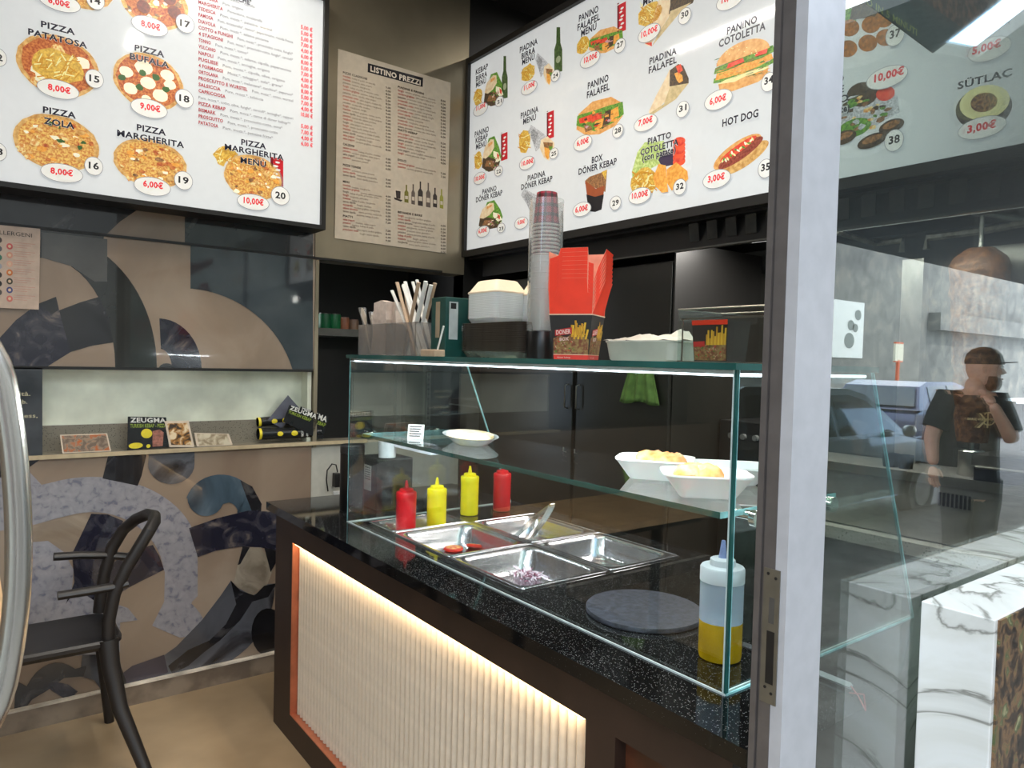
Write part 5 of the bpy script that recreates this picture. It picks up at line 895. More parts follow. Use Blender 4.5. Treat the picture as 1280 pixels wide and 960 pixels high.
for i, (px, py, w_, h_, lb) in enumerate(((1113, 588, .05, .05, 'small black container on the grill rim, left of the pair'), (1132, 588, .045, .05, 'small black container on the grill rim, right of the pair'))):
    p = P(px, py, 0, 2.76); f = MB(); f.loops([[(p.x+a_*s_, p.y+b_*s_, zt_+zz) for a_, b_ in rrect(-w_/2, w_/2, -w_/2, w_/2, .008, 2)] for s_, zz in ((.85, 0), (1, h_), (.93, h_), (.8, .005))], BLACK, True, True); tag(f.build('sauce_container'), lb, 'container', 'small black containers')
gg = thing('contact_grill', 'dark flat contact grill with a steel top at the right edge', 'grill', (2.8, .75, zt_)); p = P(1216, 590, 0, 2.63); 
MB().box(2.665, 2.95, .60, p.y+.01, zt_+.004, zt_+.05, BLACK).build('lower_plate', gg); MB().box(2.655, 2.95, .60, p.y+.015, zt_+.055, zt_+.09, mat('dull grill steel', (110, 106, 102), .35, .7)).build('upper_plate', gg); MB().cyl((2.65, .62, zt_+.05), (2.65, p.y, zt_+.05), .005, STEEL, 8).build('handle', gg)
p = P(864, 545, 0, 2.70); t = MB().box(2.66, 2.80, p.y-.06, p.y+.09, 1.265, 1.30, mat('dull cream carton', (150, 144, 128), .6), bev=.002).build('cream_carton'); tag(t, 'small cream carton on the black appliance behind the case', 'carton')
ap = thing('black_appliance', 'black boxy kitchen appliance with knobs behind the glass case', 'appliance', (2.8, p.y, .905)); MB().box(2.63, 2.95, 1.72, 1.968, .906, 1.264, BLACK, bev=.004).build('body', ap)
for k in range(3): MB().cyl((2.63, 1.78+k*.06, 1.20), (2.612, 1.78+k*.06, 1.20), .012, mat('grey knob', (90, 90, 88), .4), 14).build('knob', ap, True)

# ------------------------------------------------------------------ far end of the counter
px_ = P(440, 600, 1, 2.60); t = thing('thermos', 'tall black cylindrical flask at the far end of the worktop', 'flask', (px_.x, 2.60, .9)); MB().lathe([(.044, 0), (.046, .004), (.046, .225)], mat('black flask', (14, 14, 15), .35), (px_.x, 2.60, .9), 32).build('body', t, True); MB().lathe([(.047, .226), (.047, .252), (.043, .257)], mat('black flask lid', (30, 30, 32), .3), (px_.x, 2.60, .9), 32).build('lid', t, True)
q = P(485, 610, 1, 2.56); t = thing('receipt_printer', 'black receipt printer with a white label behind the end glass', 'printer', (q.x, 2.62, .9)); MB().box(q.x-.06, q.x+.1, 2.54, 2.70, .9, 1.10, mat('black printer case', (38, 36, 38), .4), bev=.006).build('case', t); M = Matrix.Translation((q.x-.061, 2.62, 1.02)); f = MB(); f.box(-.0006, 0, -.035, .03, -.05, .05, mat('white label', (196, 194, 190), .5), M); f.build('label', t); f = MB(); [f.box(-.0012, -.0006, -.026, .02, .038-.009*i, .042-.009*i, mat('label print', (110, 108, 108), .5), M) for i in range(6)]; f.build('label_print', t)
sk = P(420, 622, 1, YL+.01); t = thing('phone_charger', 'black charger and cable plugged into a white socket on the low wall', 'charger', sk); MB().box(sk.x-.02, sk.x+.03, YL-.006, YL+.01, sk.z-.05, sk.z+.035, mat('white socket', (206, 204, 200), .4), bev=.004).build('socket', t)
c_ = P(421, 600, 1, YL-.03); MB().box(c_.x-.015, c_.x+.015, YL-.045, YL-.008, c_.z-.035, c_.z+.035, BLACK, bev=.004).build('plug', t); MB().tube([P(422, 590, 1, YL-.03), P(420, 581, 1, YL-.03), P(415, 580, 1, YL-.03), P(409, 588, 1, YL-.03), P(408, 600, 1, YL-.03), P(410, 614, 1, YL-.02)], .0035, BLACK, 8).build('cable', t, True)
# metal shelving in the service opening
shf = thing('metal_shelving', 'grey perforated metal shelving unit in the opening beside the mural', 'shelving', (1.6, 3.65, 0)); GM = mat('grey shelving metal', (84, 84, 80), .4, .6)
for x, y in ((1.40, 3.60), (2.10, 3.60), (1.40, 3.95), (2.10, 3.95)):
    u = MB(); u.box(x, x+.034, y, y+.003, 0, 1.72, GM); u.box(x, x+.003, y, y+.034, 0, 1.72, GM); u = u.build('upright', shf)
    if y < 3.7:
        f = MB(); [f.cyl((x+.018, y-.0008, .9+.028*i), (x+.018, y+.0004, .9+.028*i), .0055, BLACK, 8) for i in range(28)]; f.build('punched_holes', u)
zs_ = P(425, 411, 1, 3.60).z; zq = P(425, 420, 1, 3.60).z; MB().box(1.40, 2.13, 3.597, 3.985, zq, zs_, GM).build('shelf', shf); MB().box(1.40, 2.13, 3.597, 3.985, .95, .98, GM).build('shelf', shf); MB().cyl((1.418, 3.592, (zs_+zq)/2), (1.418, 3.598, (zs_+zq)/2), .008, mat('white bolt head', (190, 190, 186), .4), 10).build('bolt', shf)
for i, (px, cl, hh, ww, lb) in enumerate(((407, (18, 96, 56), .075, .032, 'green tin on the metal shelf, nearest the upright'), (419, (22, 104, 60), .075, .032, 'green tin with a pale mark, second on the metal shelf'), (431, (150, 96, 70), .06, .026, 'small brown jar beside the green tins'), (443, (130, 104, 84), .05, .026, 'small beige jar, last on the metal shelf'))):
    p = P(px, 410, 1, 3.64); t = thing('tin' if i < 2 else 'jar', lb, 'tin' if i < 2 else 'jar', (p.x, 3.65, zs_)); MB().lathe([(ww, 0), (ww+.001, .002), (ww+.001, hh-.002), (ww, hh)], mat('tin paint %d' % i, cl, .4, noise=.1), (p.x, 3.65, zs_), 20).build('body', t, True); MB().lathe([(ww*.94, hh), (ww*.94, hh+.006)], GM if i < 2 else mat('jar lid', (120, 90, 80), .4), (p.x, 3.65, zs_), 20).build('lid', t, True)

# ------------------------------------------------------------------ on the niche ledge
ZN = 1.0805
def card(name, cat_, lb, c4, mt, th=.0025, y=YL+.012, lean=.03):
    pts_ = [P(px, py, 1, y) for px, py in c4]; zb_ = min(p.z for p in pts_); d_ = ZN-zb_+.0005
    pts_ = [Vector((p.x, p.y+(p.z-zb_)*lean, p.z+d_)) for p in pts_]; t = thing(name, lb, cat_, (sum(p.x for p in pts_)/4, y, ZN)); MB().poly(pts_, mt, (0, th, 0)).build('sheet', t); return t, pts_, d_
def face(t, pts_, uv, mt, nm='picture', o=.0006, lift=0):
    a_, b_, c_, d_ = pts_; f = MB(); f.poly([(a_*(1-u)*(1-v)+b_*u*(1-v)+c_*u*v+d_*(1-u)*v)-Vector((0, o+lift, 0)) for u, v in uv], mt); return f.build(nm, t, fix=False)
def ftext(f, pts_, s_, u0, u1, v0, v1, mt, o=.0012):
    a_, b_, c_, d_ = pts_; vs_, fs_ = txt_mesh(s_, .03); m0 = min(p.x for p in vs_); m1 = max(p.x for p in vs_)
    out = []
    for p in vs_: u = u0+(p.x-m0)/(m1-m0)*(u1-u0); v = v1+(v0-v1)*p.y/.7; out.append((a_*(1-u)*(1-v)+b_*u*(1-v)+c_*u*v+d_*(1-u)*v)-Vector((0, o, 0)))
    f.add(out, fs_, mt)
R01 = ((0, 0), (1, 0), (1, 1), (0, 1)); ins = lambda k, j=None: ((k, j or k), (1-k, j or k), (1-k, 1-(j or k)), (k, 1-(j or k)))
t, p4, _ = card('photo_print', 'photo print', 'small pale-edged landscape photo print, leftmost on the niche ledge', ((75, 545), (134, 543), (139, 565), (78, 568)), mat('print border', (206, 190, 170), .4)); face(t, p4, ins(.03, .05), marble('rocky photograph', [(.4, (112, 96, 84)), (.52, (150, 132, 112)), (.6, (176, 100, 60))], 40, 1, .3))
t, p4, _ = card('menu_flyer', 'flyer', 'black ZEUGMA flyer with yellow spots standing on the niche ledge', ((160, 522), (208, 523), (211, 560), (159, 564)), mat('flyer black', (28, 30, 32), .25)); f = MB(); ftext(f, p4, 'ZEUGMA', .06, .98, .03, .17, mat('flyer white', (206, 206, 200), .4)); f.build('lettering', t, fix=False); f = MB(); ftext(f, p4, 'TURKISH KEBAP - PIZZA', .06, .98, .22, .33, mat('flyer green', (130, 150, 50), .4)); f.build('lettering', t, fix=False)
YEL = mat('flyer yellow', (214, 196, 40), .4)
for u, v, ru, rv in ((.47, .52, .14, .15), (.2, .88, .17, .09), (.5, .92, .05, .06)): face(t, p4, [(u+ru*math.cos(a_), v+rv*math.sin(a_)) for a_ in [2*PI*i/20 for i in range(20)]], YEL, 'price_spot', .0013)
face(t, p4, ((.62, .45), (.8, .4), (.9, .5), (.85, .95), (.6, .95)), mat('flyer food', (140, 90, 76), .4, noise=.3, nscale=80), 'food_picture', .0013)
t, p4, _ = card('photo_print', 'photo print', 'photo print with brown figures beside the black flyer', ((206, 530), (236, 529), (243, 562), (212, 562)), mat('print border', (1, 1, 1)), y=YL+.006); face(t, p4, ins(.08), marble('sepia photograph', [(.42, (60, 46, 34)), (.5, (170, 120, 60)), (.6, (226, 206, 170))], 30, .6, .3))
t, p4, _ = card('photo_print', 'photo print', 'pale faded photo print in the middle of the niche ledge', ((243, 545), (286, 546), (291, 560), (246, 562)), mat('print border', (1, 1, 1))); face(t, p4, ins(.06), marble('pale photograph', [(.42, (150, 134, 110)), (.5, (186, 172, 146)), (.6, (206, 196, 172))], 30, .6, .3))
SG = mat('glossy black sign', (56, 60, 64), .12, noise=.25, nscale=6, coat=.6); t, p4, _ = card('sign_panel', 'sign', 'glossy dark grey sign with pale serif words left of the niche', ((-30, 458), (53, 459), (53, 568), (-30, 572)), SG, .006, YL-.008, 0)
f = MB()
for s_, px0, px1, py in (('la felicit\u00e0.', -8, 38, 495), ('il kebab.', 0, 34, 505), ('happiness,', -2, 47, 523), ('kebab.', 0, 24, 533), ('!!', 24, 32, 564)):
    vs_, fs_ = txt_mesh(s_, .01); a_ = P(px0, py, 1, YL-.009); b_ = P(px1, py, 1, YL-.009); m0 = min(p.x for p in vs_); m1 = max(p.x for p in vs_); f.add([(a_.x+(p.x-m0)/(m1-m0)*(b_.x-a_.x), YL-.0095, a_.z+p.y/.7*.016) for p in vs_], fs_, mat('sign pale lettering', (176, 170, 140), .4))
f.build('lettering', t, fix=False)
# rolled flyers
def roll(px, py, ang, L_, lb, tall=.026, yy=0):
    c = P(px, py, 1, YL+.03+yy); t = thing('rolled_flyer', lb, 'flyer', (c.x, c.y, c.z), 'rolled ZEUGMA flyers'); M = Matrix.Translation(c) @ Matrix.Rotation(-ang, 4, 'Y')
    f = MB(); f.loops([[M @ Vector((x, r*math.cos(a_), r*math.sin(a_))) for a_ in [2*PI*i/24 for i in range(24)]] for x, r in ((-L_/2, tall), (-L_/2+.002, tall), (L_/2, tall), (L_/2, tall*.9), (-L_/2, tall*.9))], mat('flyer black', (1, 1, 1)), False, False); f.build('roll', t, True)
    f = MB(); f.loops([[M @ Vector((x, tall*1.02*math.cos(a_), tall*1.02*math.sin(a_))) for a_ in [2*PI*i/24 for i in range(24)]] for x in (-L_/2, -L_/2+.012)], YEL); f.build('yellow_band', t, True)
    f = MB(); g = MB()
    for k, (u, w_) in enumerate(((-.18, .014), (.05, .016))): g.poly([M @ Vector((L_*u+w_*math.cos(a_), -math.sqrt(max(0, (tall*1.03)**2-(w_*.8*math.sin(a_))**2))-.0004, w_*.8*math.sin(a_))) for a_ in [2*PI*i/16 for i in range(16)]], YEL)
    g.build('price_spot', t, fix=False)
    for s_, z_, x_ in (('ZEUGMA', .008, .16), ('KEBAP', -.008, .18)):
        vs_, fs_ = txt_mesh(s_, .03); m0 = min(p.x for p in vs_); m1 = max(p.x for p in vs_); f.add([M @ Vector((L_*x_+p.y/.7*.012, -math.sqrt(max(0, (tall*1.03)**2-.0001))-.001, .018-(p.x-m0)/(m1-m0)*.036)) if s_ == 'ZEUGMA' else M @ Vector((L_*x_+.018+p.y/.7*.01, -math.sqrt(max(0, (tall*1.03)**2-.0001))-.001, .018-(p.x-m0)/(m1-m0)*.036)) for p in vs_], fs_, mat('flyer white', (1, 1, 1)))
    f.build('lettering', t, fix=False); return t
roll(362, 541, 0, .30, 'rolled black and yellow flyer lying in front on the niche ledge', .0265)
roll(352, 525, .06, .23, 'rolled black flyer lying behind the front roll', .022, .04)
t = thing('menu_flyer', 'black ZEUGMA flyer tilted over the rolled flyers', 'flyer', P(380, 520, 1, YL+.02), 'tilted ZEUGMA flyers'); a_, b_, c_, d_ = [P(px, py, 1, YL+.0) for px, py in ((362, 506), (399, 518), (391, 545), (354, 527))]; MB().poly([a_, b_, c_, d_], mat('flyer black', (1, 1, 1)), (0, .002, 0)).build('sheet', t); f = MB(); ftext(f, [a_, b_, c_, d_], 'ZEUGMA', .04, .94, .02, .24, mat('flyer white', (1, 1, 1))); ftext(f, [a_, b_, c_, d_], 'TURKISH KEBAP', .04, .8, .3, .45, mat('flyer green', (1, 1, 1))); f.build('lettering', t, fix=False)
t = thing('menu_flyer', 'black ZEUGMA flyer whose end letters stick out furthest right', 'flyer', P(390, 525, 1, YL+.02), 'tilted ZEUGMA flyers'); a_, b_, c_, d_ = [P(px, py, 1, YL+.008) for px, py in ((376, 508), (411, 521), (403, 549), (368, 535))]; MB().poly([a_, b_, c_, d_], mat('flyer black', (1, 1, 1)), (0, .002, 0)).build('sheet', t); f = MB(); ftext(f, [a_, b_, c_, d_], 'ZEUGMA', .04, .97, .02, .26, mat('flyer white', (1, 1, 1))); ftext(f, [a_, b_, c_, d_], 'TURKISH KEBAP', .04, .97, .32, .47, mat('flyer green', (1, 1, 1))); f.build('lettering', t, fix=False)
t = MB().poly([P(px, py, 1, YL+.05) for px, py in ((334, 526), (360, 494), (376, 512), (352, 535))], mat('grey folded flyer', (90, 92, 104), .3), (0, .002, 0)).build('folded_flyer'); tag(t, 'grey pointed corner of a folded flyer behind the rolls', 'flyer')

# ------------------------------------------------------------------ chair and table edge
CH = mat('black moulded plastic', (30, 27, 26), .42, noise=.08, nscale=12); ch = thing('chair', 'black moulded plastic armchair beside the mural wall', 'chair', (.25, 3.03, 0)); Zs = .465
f = MB(); L = []; sx0, sx1, sy0, sy1 = .0, .44, 2.86, 3.20
for ins_, zz in ((.012, Zs-.035), (0, Zs-.02), (0, Zs-.008), (.008, Zs), (.03, Zs-.004), (.09, Zs-.012)): L.append([(x, y, zz) for x, y in rrect(-.02+ins_, .455-ins_, 2.88+ins_, 3.22-ins_, .07)])
f.loops(L, CH, True, True); f.build('seat', ch, True)
def on_(px, py, y): return P(px, py, 1, y)
A = [on_(x, y, 2.90) for x, y in ((136, 812), (137, 770), (142, 740), (155, 705), (170, 678), (185, 655))]; B = [on_(x, y, 3.16) for x, y in ((122, 762), (128, 725), (137, 695), (150, 668), (166, 652))]
top_ = [Vector((A[-1].x+.03, 2.96, A[-1].z+.05)), Vector(((A[-1].x+B[-1].x)/2+.03, 3.03, max(A[-1].z, B[-1].z)+.055)), Vector((B[-1].x+.02, 3.11, B[-1].z+.035))]
A = [on_(x, y, 2.90) for x, y in ((135, 815), (136, 775), (143, 742), (158, 710), (174, 684), (186, 664))]+[on_(193, 652, 2.94), on_(193, 645, 3.0), on_(184, 643, 3.06), on_(170, 649, 3.12)]+[on_(x, y, 3.16) for x, y in ((154, 662), (140, 685), (131, 715), (126, 745), (124, 765))]
MB().tube(A, .0225, CH, 12).build('backrest', ch, True, label='open hoop back of bent black plastic')
for lb_, y_, pts_ in (('armrest', 2.90, ((160, 729), (140, 734), (110, 739), (72, 745))), ('armrest', 3.16, ((162, 696), (130, 694), (100, 694), (67, 696)))):
    pp_ = [on_(x, y, y_) for x, y in pts_]; MB().tube(pp_, .020, CH, 10, flat=.75).build('armrest', ch, True)
for pts_ in ([on_(135, 800, 2.90), on_(138, 830, 2.88), P(150, 885, 1, 2.84), P(187, 975, 2, .0)], [(.42, 3.18, .44), (.43, 3.2, .3), (.46, 3.25, 0)], [(.03, 2.92, .44), (.0, 2.88, .2), (-.04, 2.84, 0)], [(.03, 3.18, .44), (.0, 3.22, .2), (-.04, 3.26, 0)]):
    pp_ = [Vector(p) for p in pts_]; MB().tube(pp_, [.034, .031, .026, .02][:len(pp_)] if len(pp_) == 4 else [.03, .025, .018], CH, 12).build('leg', ch, True)
tb = thing('table', 'light wooden table edge behind the chrome door handle', 'table', (-.2, 2.6, 0)); p = P(5, 700, 2, .73)
MB().box(-.9, P(4, 690, 1, 2.62).x-.0, 2.35, 2.95, .715, .745, mat('light oak top', (214, 176, 130), .4, noise=.12, nscale=8)).build('tabletop', tb); MB().box(-.85, P(4, 705, 1, 2.62).x-.005, 2.38, 2.92, .685, .715, BLACK).build('apron', tb)
for x in (-.8, -.12): MB().box(x-.02, x+.02, 2.62, 2.66, 0, .685, BLACK).build('leg', tb)

# ================================================================== STREET (seen mirrored in the panes)
m = MB().box(-14, 30, -2.45, YG-.02, -.12, 0, PAVE); setting(m.build('pavement'), 'grey pavement in front of the shop'); m = MB().box(-30, 45, -13.5, -2.45, -.3, -.16, ASPH); setting(m.build('street'), 'asphalt street in front of the shop')
m = MB().box(-30, 45, -16, -13.5, -.3, -.05, PAVE); setting(m.build('far_pavement'))
m = MB().box(-60, 160, -17, -16, -.1, 9, CONC); setting(m.build('street_wall'), 'long pale concrete wall across the street')
# added unseen sheet blocking sky from the window reflection; its gap lets some through
cn = thing('sky_blocker', 'added flat sheet keeping sky out of the window reflection, with a slanting gap', 'sky_blocker', (0, -1.4, 2.9)); CN = mat('grey canopy underside', (120, 122, 120), .7); d_ = (0, 0, .06); E_ = -3.2
a_, b_ = Vector((3.40, -.36, 2.9)), Vector((3.04, .09, 2.9)); g0 = a_+(a_-b_)*.0; top1 = b_+(b_-a_)*.9
MB().poly([(2.85, E_, 2.9), (3.5, E_, 2.9), (3.40, -.36, 2.9), (2.86, .32, 2.9)], CN, d_).build('blocker_sheet', cn)
MB().poly([(3.5, E_, 2.9), (18, E_, 2.9), (18, .515, 2.9), (2.95, .515, 2.9), (3.39, -.02, 2.9), (3.62, -.28, 2.9), (3.40, -.36, 2.9)], CN, d_).build('blocker_sheet', cn)
for x in (2.95, 17.5): MB().cyl((x, E_+.1, -.16), (x, E_+.1, 2.9), .03, BLACK, 10).build('post', cn)
# parked cars
def car(cx, cy, col, lb, k=1, sgn=1):
    z0 = -.16; t = thing('car', lb, 'car', (cx, cy, z0), 'parked cars across the pavement'); body = mat('car paint '+lb[:10], col, .25, .3, noise=.02, coat=1); W = .85
    X = lambda x: cx+sgn*x
    lo = [(-2.0, .30), (-2.05, .55), (-1.95, .88), (-1.7, .95), (.75, .95), (1.6, .82), (1.98, .66), (2.03, .42), (1.95, .28), (-1.9, .26)]
    f = MB(); f.loops([[(X(x), cy+yy*s_, z0+z) for x, z in lo] for yy, s_ in ((-W, .94), (-W*.97, 1), (W*.97, 1), (W, .94))], body, True, True); f.build('body', t, True)
    ro = [(-1.85, .94), (-1.55, 1.36), (-1.2, 1.45), (-.1, 1.45), (.25, 1.38), (.95, .93)]
    L = [[(X(x), cy+s_*(W*.96-(z-.94)*.32), z0+z) for x, z in ro] for s_ in (-1, 1)]; f = MB(); f.loops([L[0], L[1]], body, True, True); f.build('cabin', t)
    GL = mat('dark car glass', (30, 40, 46), .05, noise=.1, coat=1)
    for s_ in (-1, 1):
        for q_ in ([(-1.35, .98), (-1.28, 1.36), (-.55, 1.38), (-.55, .98)], [(-.47, .98), (-.47, 1.38), (-.12, 1.385), (.2, 1.32), (.74, .98)]): f = MB(); f.poly([(X(x), cy+s_*(W*.965-(z-.94)*.32), z0+z) for x, z in q_], GL, (0, s_*.006, 0)); f.build('side_window', t)
        for xw in (-1.25, 1.25):
            wv = MB().cyl((X(xw), cy+s_*(W-.16), z0+.31), (X(xw), cy+s_*(W+.01), z0+.31), .31, mat('tyre', (24, 24, 24), .7), 24).build('wheel', t, True); MB().cyl((X(xw), cy+s_*(W-.1), z0+.31), (X(xw), cy+s_*(W+.018), z0+.31), .19, STEEL, 16).build('wheel_hub', wv, True)
        f = MB(); f.ball((X(.72), cy+s_*(W+.08), z0+1.0), .09, body, sx=1.1, sy=.7, sz=.75); f.build('mirror', t, True)
    for x0_, x1_, z_, zz_, nm in ((.30, .93, 1.36, .95, 'windscreen'), (-1.88, -1.62, .98, 1.32, 'rear_window')):
        xs = (.27, .9) if nm == 'windscreen' else (-1.83, -1.58); zs2 = (1.37, .97) if nm == 'windscreen' else (1.0, 1.33)
        f = MB(); w0_ = W*.96-(zs2[0]-.94)*.32-.06; w1_ = W*.96-(zs2[1]-.94)*.32-.06; o_ = .02*(1 if nm == 'windscreen' else -1)
        f.poly([(X(xs[0]+o_), cy-w0_, z0+zs2[0]+.012), (X(xs[0]+o_), cy+w0_, z0+zs2[0]+.012), (X(xs[1]+o_), cy+w1_, z0+zs2[1]+.012), (X(xs[1]+o_), cy-w1_, z0+zs2[1]+.012)], GL if nm != 'windscreen' else mat('windscreen glass', (96, 130, 150), .05, coat=1), (0, 0, .006)); f.build(nm, t)
    for s_ in (-1, 1): f = MB(); f.ball((X(1.93), cy+s_*.6, z0+.66), .1, mat('headlight', (210, 214, 216), .1, coat=1), sx=.6, sy=1.4, sz=.8); f.build('headlight', t, True)
    return t
car(7.45, -3.45, (132, 152, 160), 'silver blue hatchback parked nearest, mirrored in the window')
car(15.2, -5.5, (44, 54, 92), 'dark blue car parked behind the silver one')
car(1.5, -4.9, (150, 150, 150), 'light grey car parked straight in front of the shop')
car(-4.2, -4.6, (90, 24, 26), 'dark red car parked to the left along the street')
# bus stop sign and wall sheet
p = V(1122, 465, 18.5); t = thing('bus_stop_sign', 'orange post carrying a pale bus stop board', 'sign', (p.x, p.y, -.16)); OR = mat('orange paint', (206, 92, 46), .5); MB().cyl((p.x, p.y, -.16), (p.x, p.y, 1.75), .045, OR, 12).build('post', t)
MB().box(p.x-.21, p.x+.21, p.y-.03, p.y+.03, 1.72, 2.16, mat('bus stop board', (214, 212, 190), .5)).build('board', t); f = MB(); f.box(p.x-.19, p.x+.19, p.y-.035, p.y+.035, 2.16, 2.20, OR); f.box(p.x-.19, p.x+.19, p.y-.035, p.y+.035, 1.69, 1.72, OR); f.build('board_trim', t)
def onwall(px, py):
    d = ray(px, py); k = (2*YG+15.95)/d.y; return mir(EYEP+d*k)
a_, b_ = onwall(1036, 373), onwall(1078, 448); t = thing('wall_poster', 'large white poster with a grey shape on the street wall', 'poster', ((a_.x+b_.x)/2, -15.98, min(a_.z, b_.z))); MB().box(min(a_.x, b_.x)-1, max(a_.x, b_.x), -16.0, -15.95, min(a_.z, b_.z), max(a_.z, b_.z), mat('poster white', (222, 228, 224), .6)).build('sheet', t)
cx_ = (a_.x+b_.x)/2+.3; cz_ = (a_.z+b_.z)/2; f = MB(); 
for dx_, dz_, r_ in ((0, -.5, .45), (.1, .2, .3), (.7, .7, .3), (.5, .1, .25)): f.poly([(cx_+dx_+r_*math.cos(q_), -15.94, cz_+dz_+r_*.8*math.sin(q_)) for q_ in [2*PI*i/14 for i in range(14)]], mat('poster grey', (120, 128, 124), .6))
f.build('poster_shapes', t, fix=False)
# wall ledges and small building parts opposite
for i, (xa, xb, z_) in enumerate(((9, 14.5, 5.0), (40, 60, 3.6))):
    f = MB(); f.box(xa, xb, -15.995, -15.4, z_, z_+.9, CONC); tag(f.build('concrete_balcony'), ('concrete box projecting from the street wall on the left', 'concrete box projecting from the street wall at its far end')[i], 'balcony')

# ------------------------------------------------------------------ the man in the street
DEP = 4.5
mn = thing('person', 'bearded man in dark cap and black T-shirt, hand to chin, mirrored in window', 'person', (0, 0, 0)); 
SKIN = mat('skin', (206, 158, 134), .5, noise=.05, sub=.1); SHIRT = mat('black cotton T-shirt', (34, 32, 34), .8, noise=.1, nscale=20); HAIR = mat('brown beard', (96, 64, 46), .8, noise=.3, nscale=90); CAPM = mat('dark cap cloth', (44, 40, 40), .75); TROU = mat('dark trousers', (36, 36, 42), .8)
def VP(px, py, dd=0): return EYEP+ray(px, py)*(DEP+dd)
RV = lambda v: Vector((v.x, -v.y, v.z))
def skinned(name, nodes, edges, mt, parent, sub=2):
    me = bpy.data.meshes.new(name); me.from_pydata([mir(n_[0]) for n_ in nodes], edges, []); o = bpy.data.objects.new(name, me); COL.objects.link(o); md = o.modifiers.new('skin', 'SKIN'); md.use_smooth_shade = True
    for i, n_ in enumerate(nodes): r = n_[1]; me.skin_vertices[0].data[i].radius = (r, r) if not isinstance(r, tuple) else r
    me.skin_vertices[0].data[0].use_root = True; s2 = o.modifiers.new('sub', 'SUBSURF'); s2.levels = sub; s2.render_levels = sub
    dg = bpy.context.evaluated_depsgraph_get(); ev = bpy.data.meshes.new_from_object(o.evaluated_get(dg)); o.modifiers.clear(); o.data = ev; ev.materials.clear(); ev.materials.append(mt)
    for p_ in ev.polygons: p_.use_smooth = True
    o.parent = parent; return o
# joints in the mirrored view
neck = VP(1216, 487); chest = VP(1213, 508); belly = VP(1212, 545); pelv = VP(1212, 600); shL = VP(1184, 500); shR = VP(1246, 503)
elL = VP(1164, 545); wrL = VP(1167, 582, -.06); elR = VP(1266, 552, -.10); wrR = VP(1241, 505, -.26); 
hL = Vector((pelv.x-.07, pelv.y+.04, pelv.z-.04)); hR = Vector((pelv.x+.10, pelv.y-.05, pelv.z-.04))
nodes = [(pelv, .11), (belly, .11), (chest, .12), (neck, .058), (VP(1221, 470), .05), (shL, .07), (elL, .048), (wrL, .032), (shR, .07), (elR, .046), (wrR, .03), (hL, .095), (Vector((hL.x, hL.y, .50)), .062), (Vector((hL.x, hL.y, .09)), .045), (hR, .095), (Vector((hR.x, hR.y, .50)), .062), (Vector((hR.x, hR.y, .09)), .045)]
edges = [(0, 1), (1, 2), (2, 3), (3, 4), (2, 5), (5, 6), (6, 7), (2, 8), (8, 9), (9, 10), (0, 11), (11, 12), (12, 13), (0, 14), (14, 15), (15, 16)]
skinned('body', nodes, edges, SKIN, mn)
def loft(name, secs, tubes, mt):
    f = MB(); L = []
    for c_, a_, b_ in secs: L.append([mir(c_+rt*(a_*math.cos(t_))+fw*(b_*math.sin(t_))) for t_ in [2*PI*i/28 for i in range(28)]])
    f.loops(L, mt, True, True)
    for pth_, rr in tubes: f.tube([mir(p) for p in pth_], rr, mt, 18)
    o = f.build(name, mn, True); return o
shc = (shL+shR)/2
loft('t_shirt', [(belly+Vector((0, 0, -.20)), .178, .135), (belly+Vector((0, 0, -.1)), .172, .13), (belly, .172, .13), (belly.lerp(chest, .5), .178, .135), (chest, .188, .14), (shc+Vector((0, 0, -.01)), .185, .12), (shc+Vector((0, 0, .04)), .145, .095), (neck+Vector((0, 0, -.035)), .08, .075), (neck+Vector((0, 0, -.028)), .066, .064)],
     [([shc.lerp(shL, .6)+Vector((0, 0, -.01)), shL, shL.lerp(elL, .35), shL.lerp(elL, .78)], [.075, .084, .079, .074]), ([shc.lerp(shR, .6)+Vector((0, 0, -.01)), shR, shR.lerp(elR, .35), shR.lerp(elR, .78)], [.075, .084, .079, .074])], SHIRT)
loft('trousers', [(pelv+Vector((0, 0, .10)), .16, .125), (pelv, .172, .13), (pelv+Vector((0, 0, -.10)), .165, .125)], [([hL+Vector((0, 0, .05)), hL+Vector((0, 0, -.1)), Vector((hL.x, hL.y, .48)), Vector((hL.x, hL.y, .07))], [.095, .092, .072, .06]), ([hR+Vector((0, 0, .05)), hR+Vector((0, 0, -.1)), Vector((hR.x, hR.y, .48)), Vector((hR.x, hR.y, .07))], [.095, .092, .072, .06])], TROU)
# head: turned to the right of the mirrored view
hc = VP(1230, 461); fx = (rt*.93-fw*.36).normalized(); sx_ = fx.cross(up).normalized()
def HD(a, b, c): return mir(hc+fx*a+sx_*b+up*c)
f = MB(); L = []
for zz, a0, a1, b_ in ((-.125, .0, .035, .03), (-.115, -.03, .078, .045), (-.09, -.06, .088, .058), (-.05, -.085, .092, .068), (-.01, -.098, .094, .074), (.035, -.1, .098, .076), (.075, -.09, .085, .07), (.105, -.06, .055, .05), (.118, -.02, .02, .02)):
    L.append([HD((a0+a1)/2+(a1-a0)/2*math.cos(t_), b_*math.sin(t_), zz) for t_ in [2*PI*i/24 for i in range(24)]])
f.loops(L, SKIN, True, True); f.build('head', mn, True)
f = MB(); f.loops([[HD(a, b, c) for a, b, c in q_] for q_ in (((.088, -.012, .02), (.088, .012, .02), (.094, 0, .02)), ((.092, -.018, -.025), (.092, .018, -.025), (.122, 0, -.022)), ((.088, -.014, -.034), (.088, .014, -.034), (.1, 0, -.036)))], SKIN, True, True); f.build('nose', mn, True)
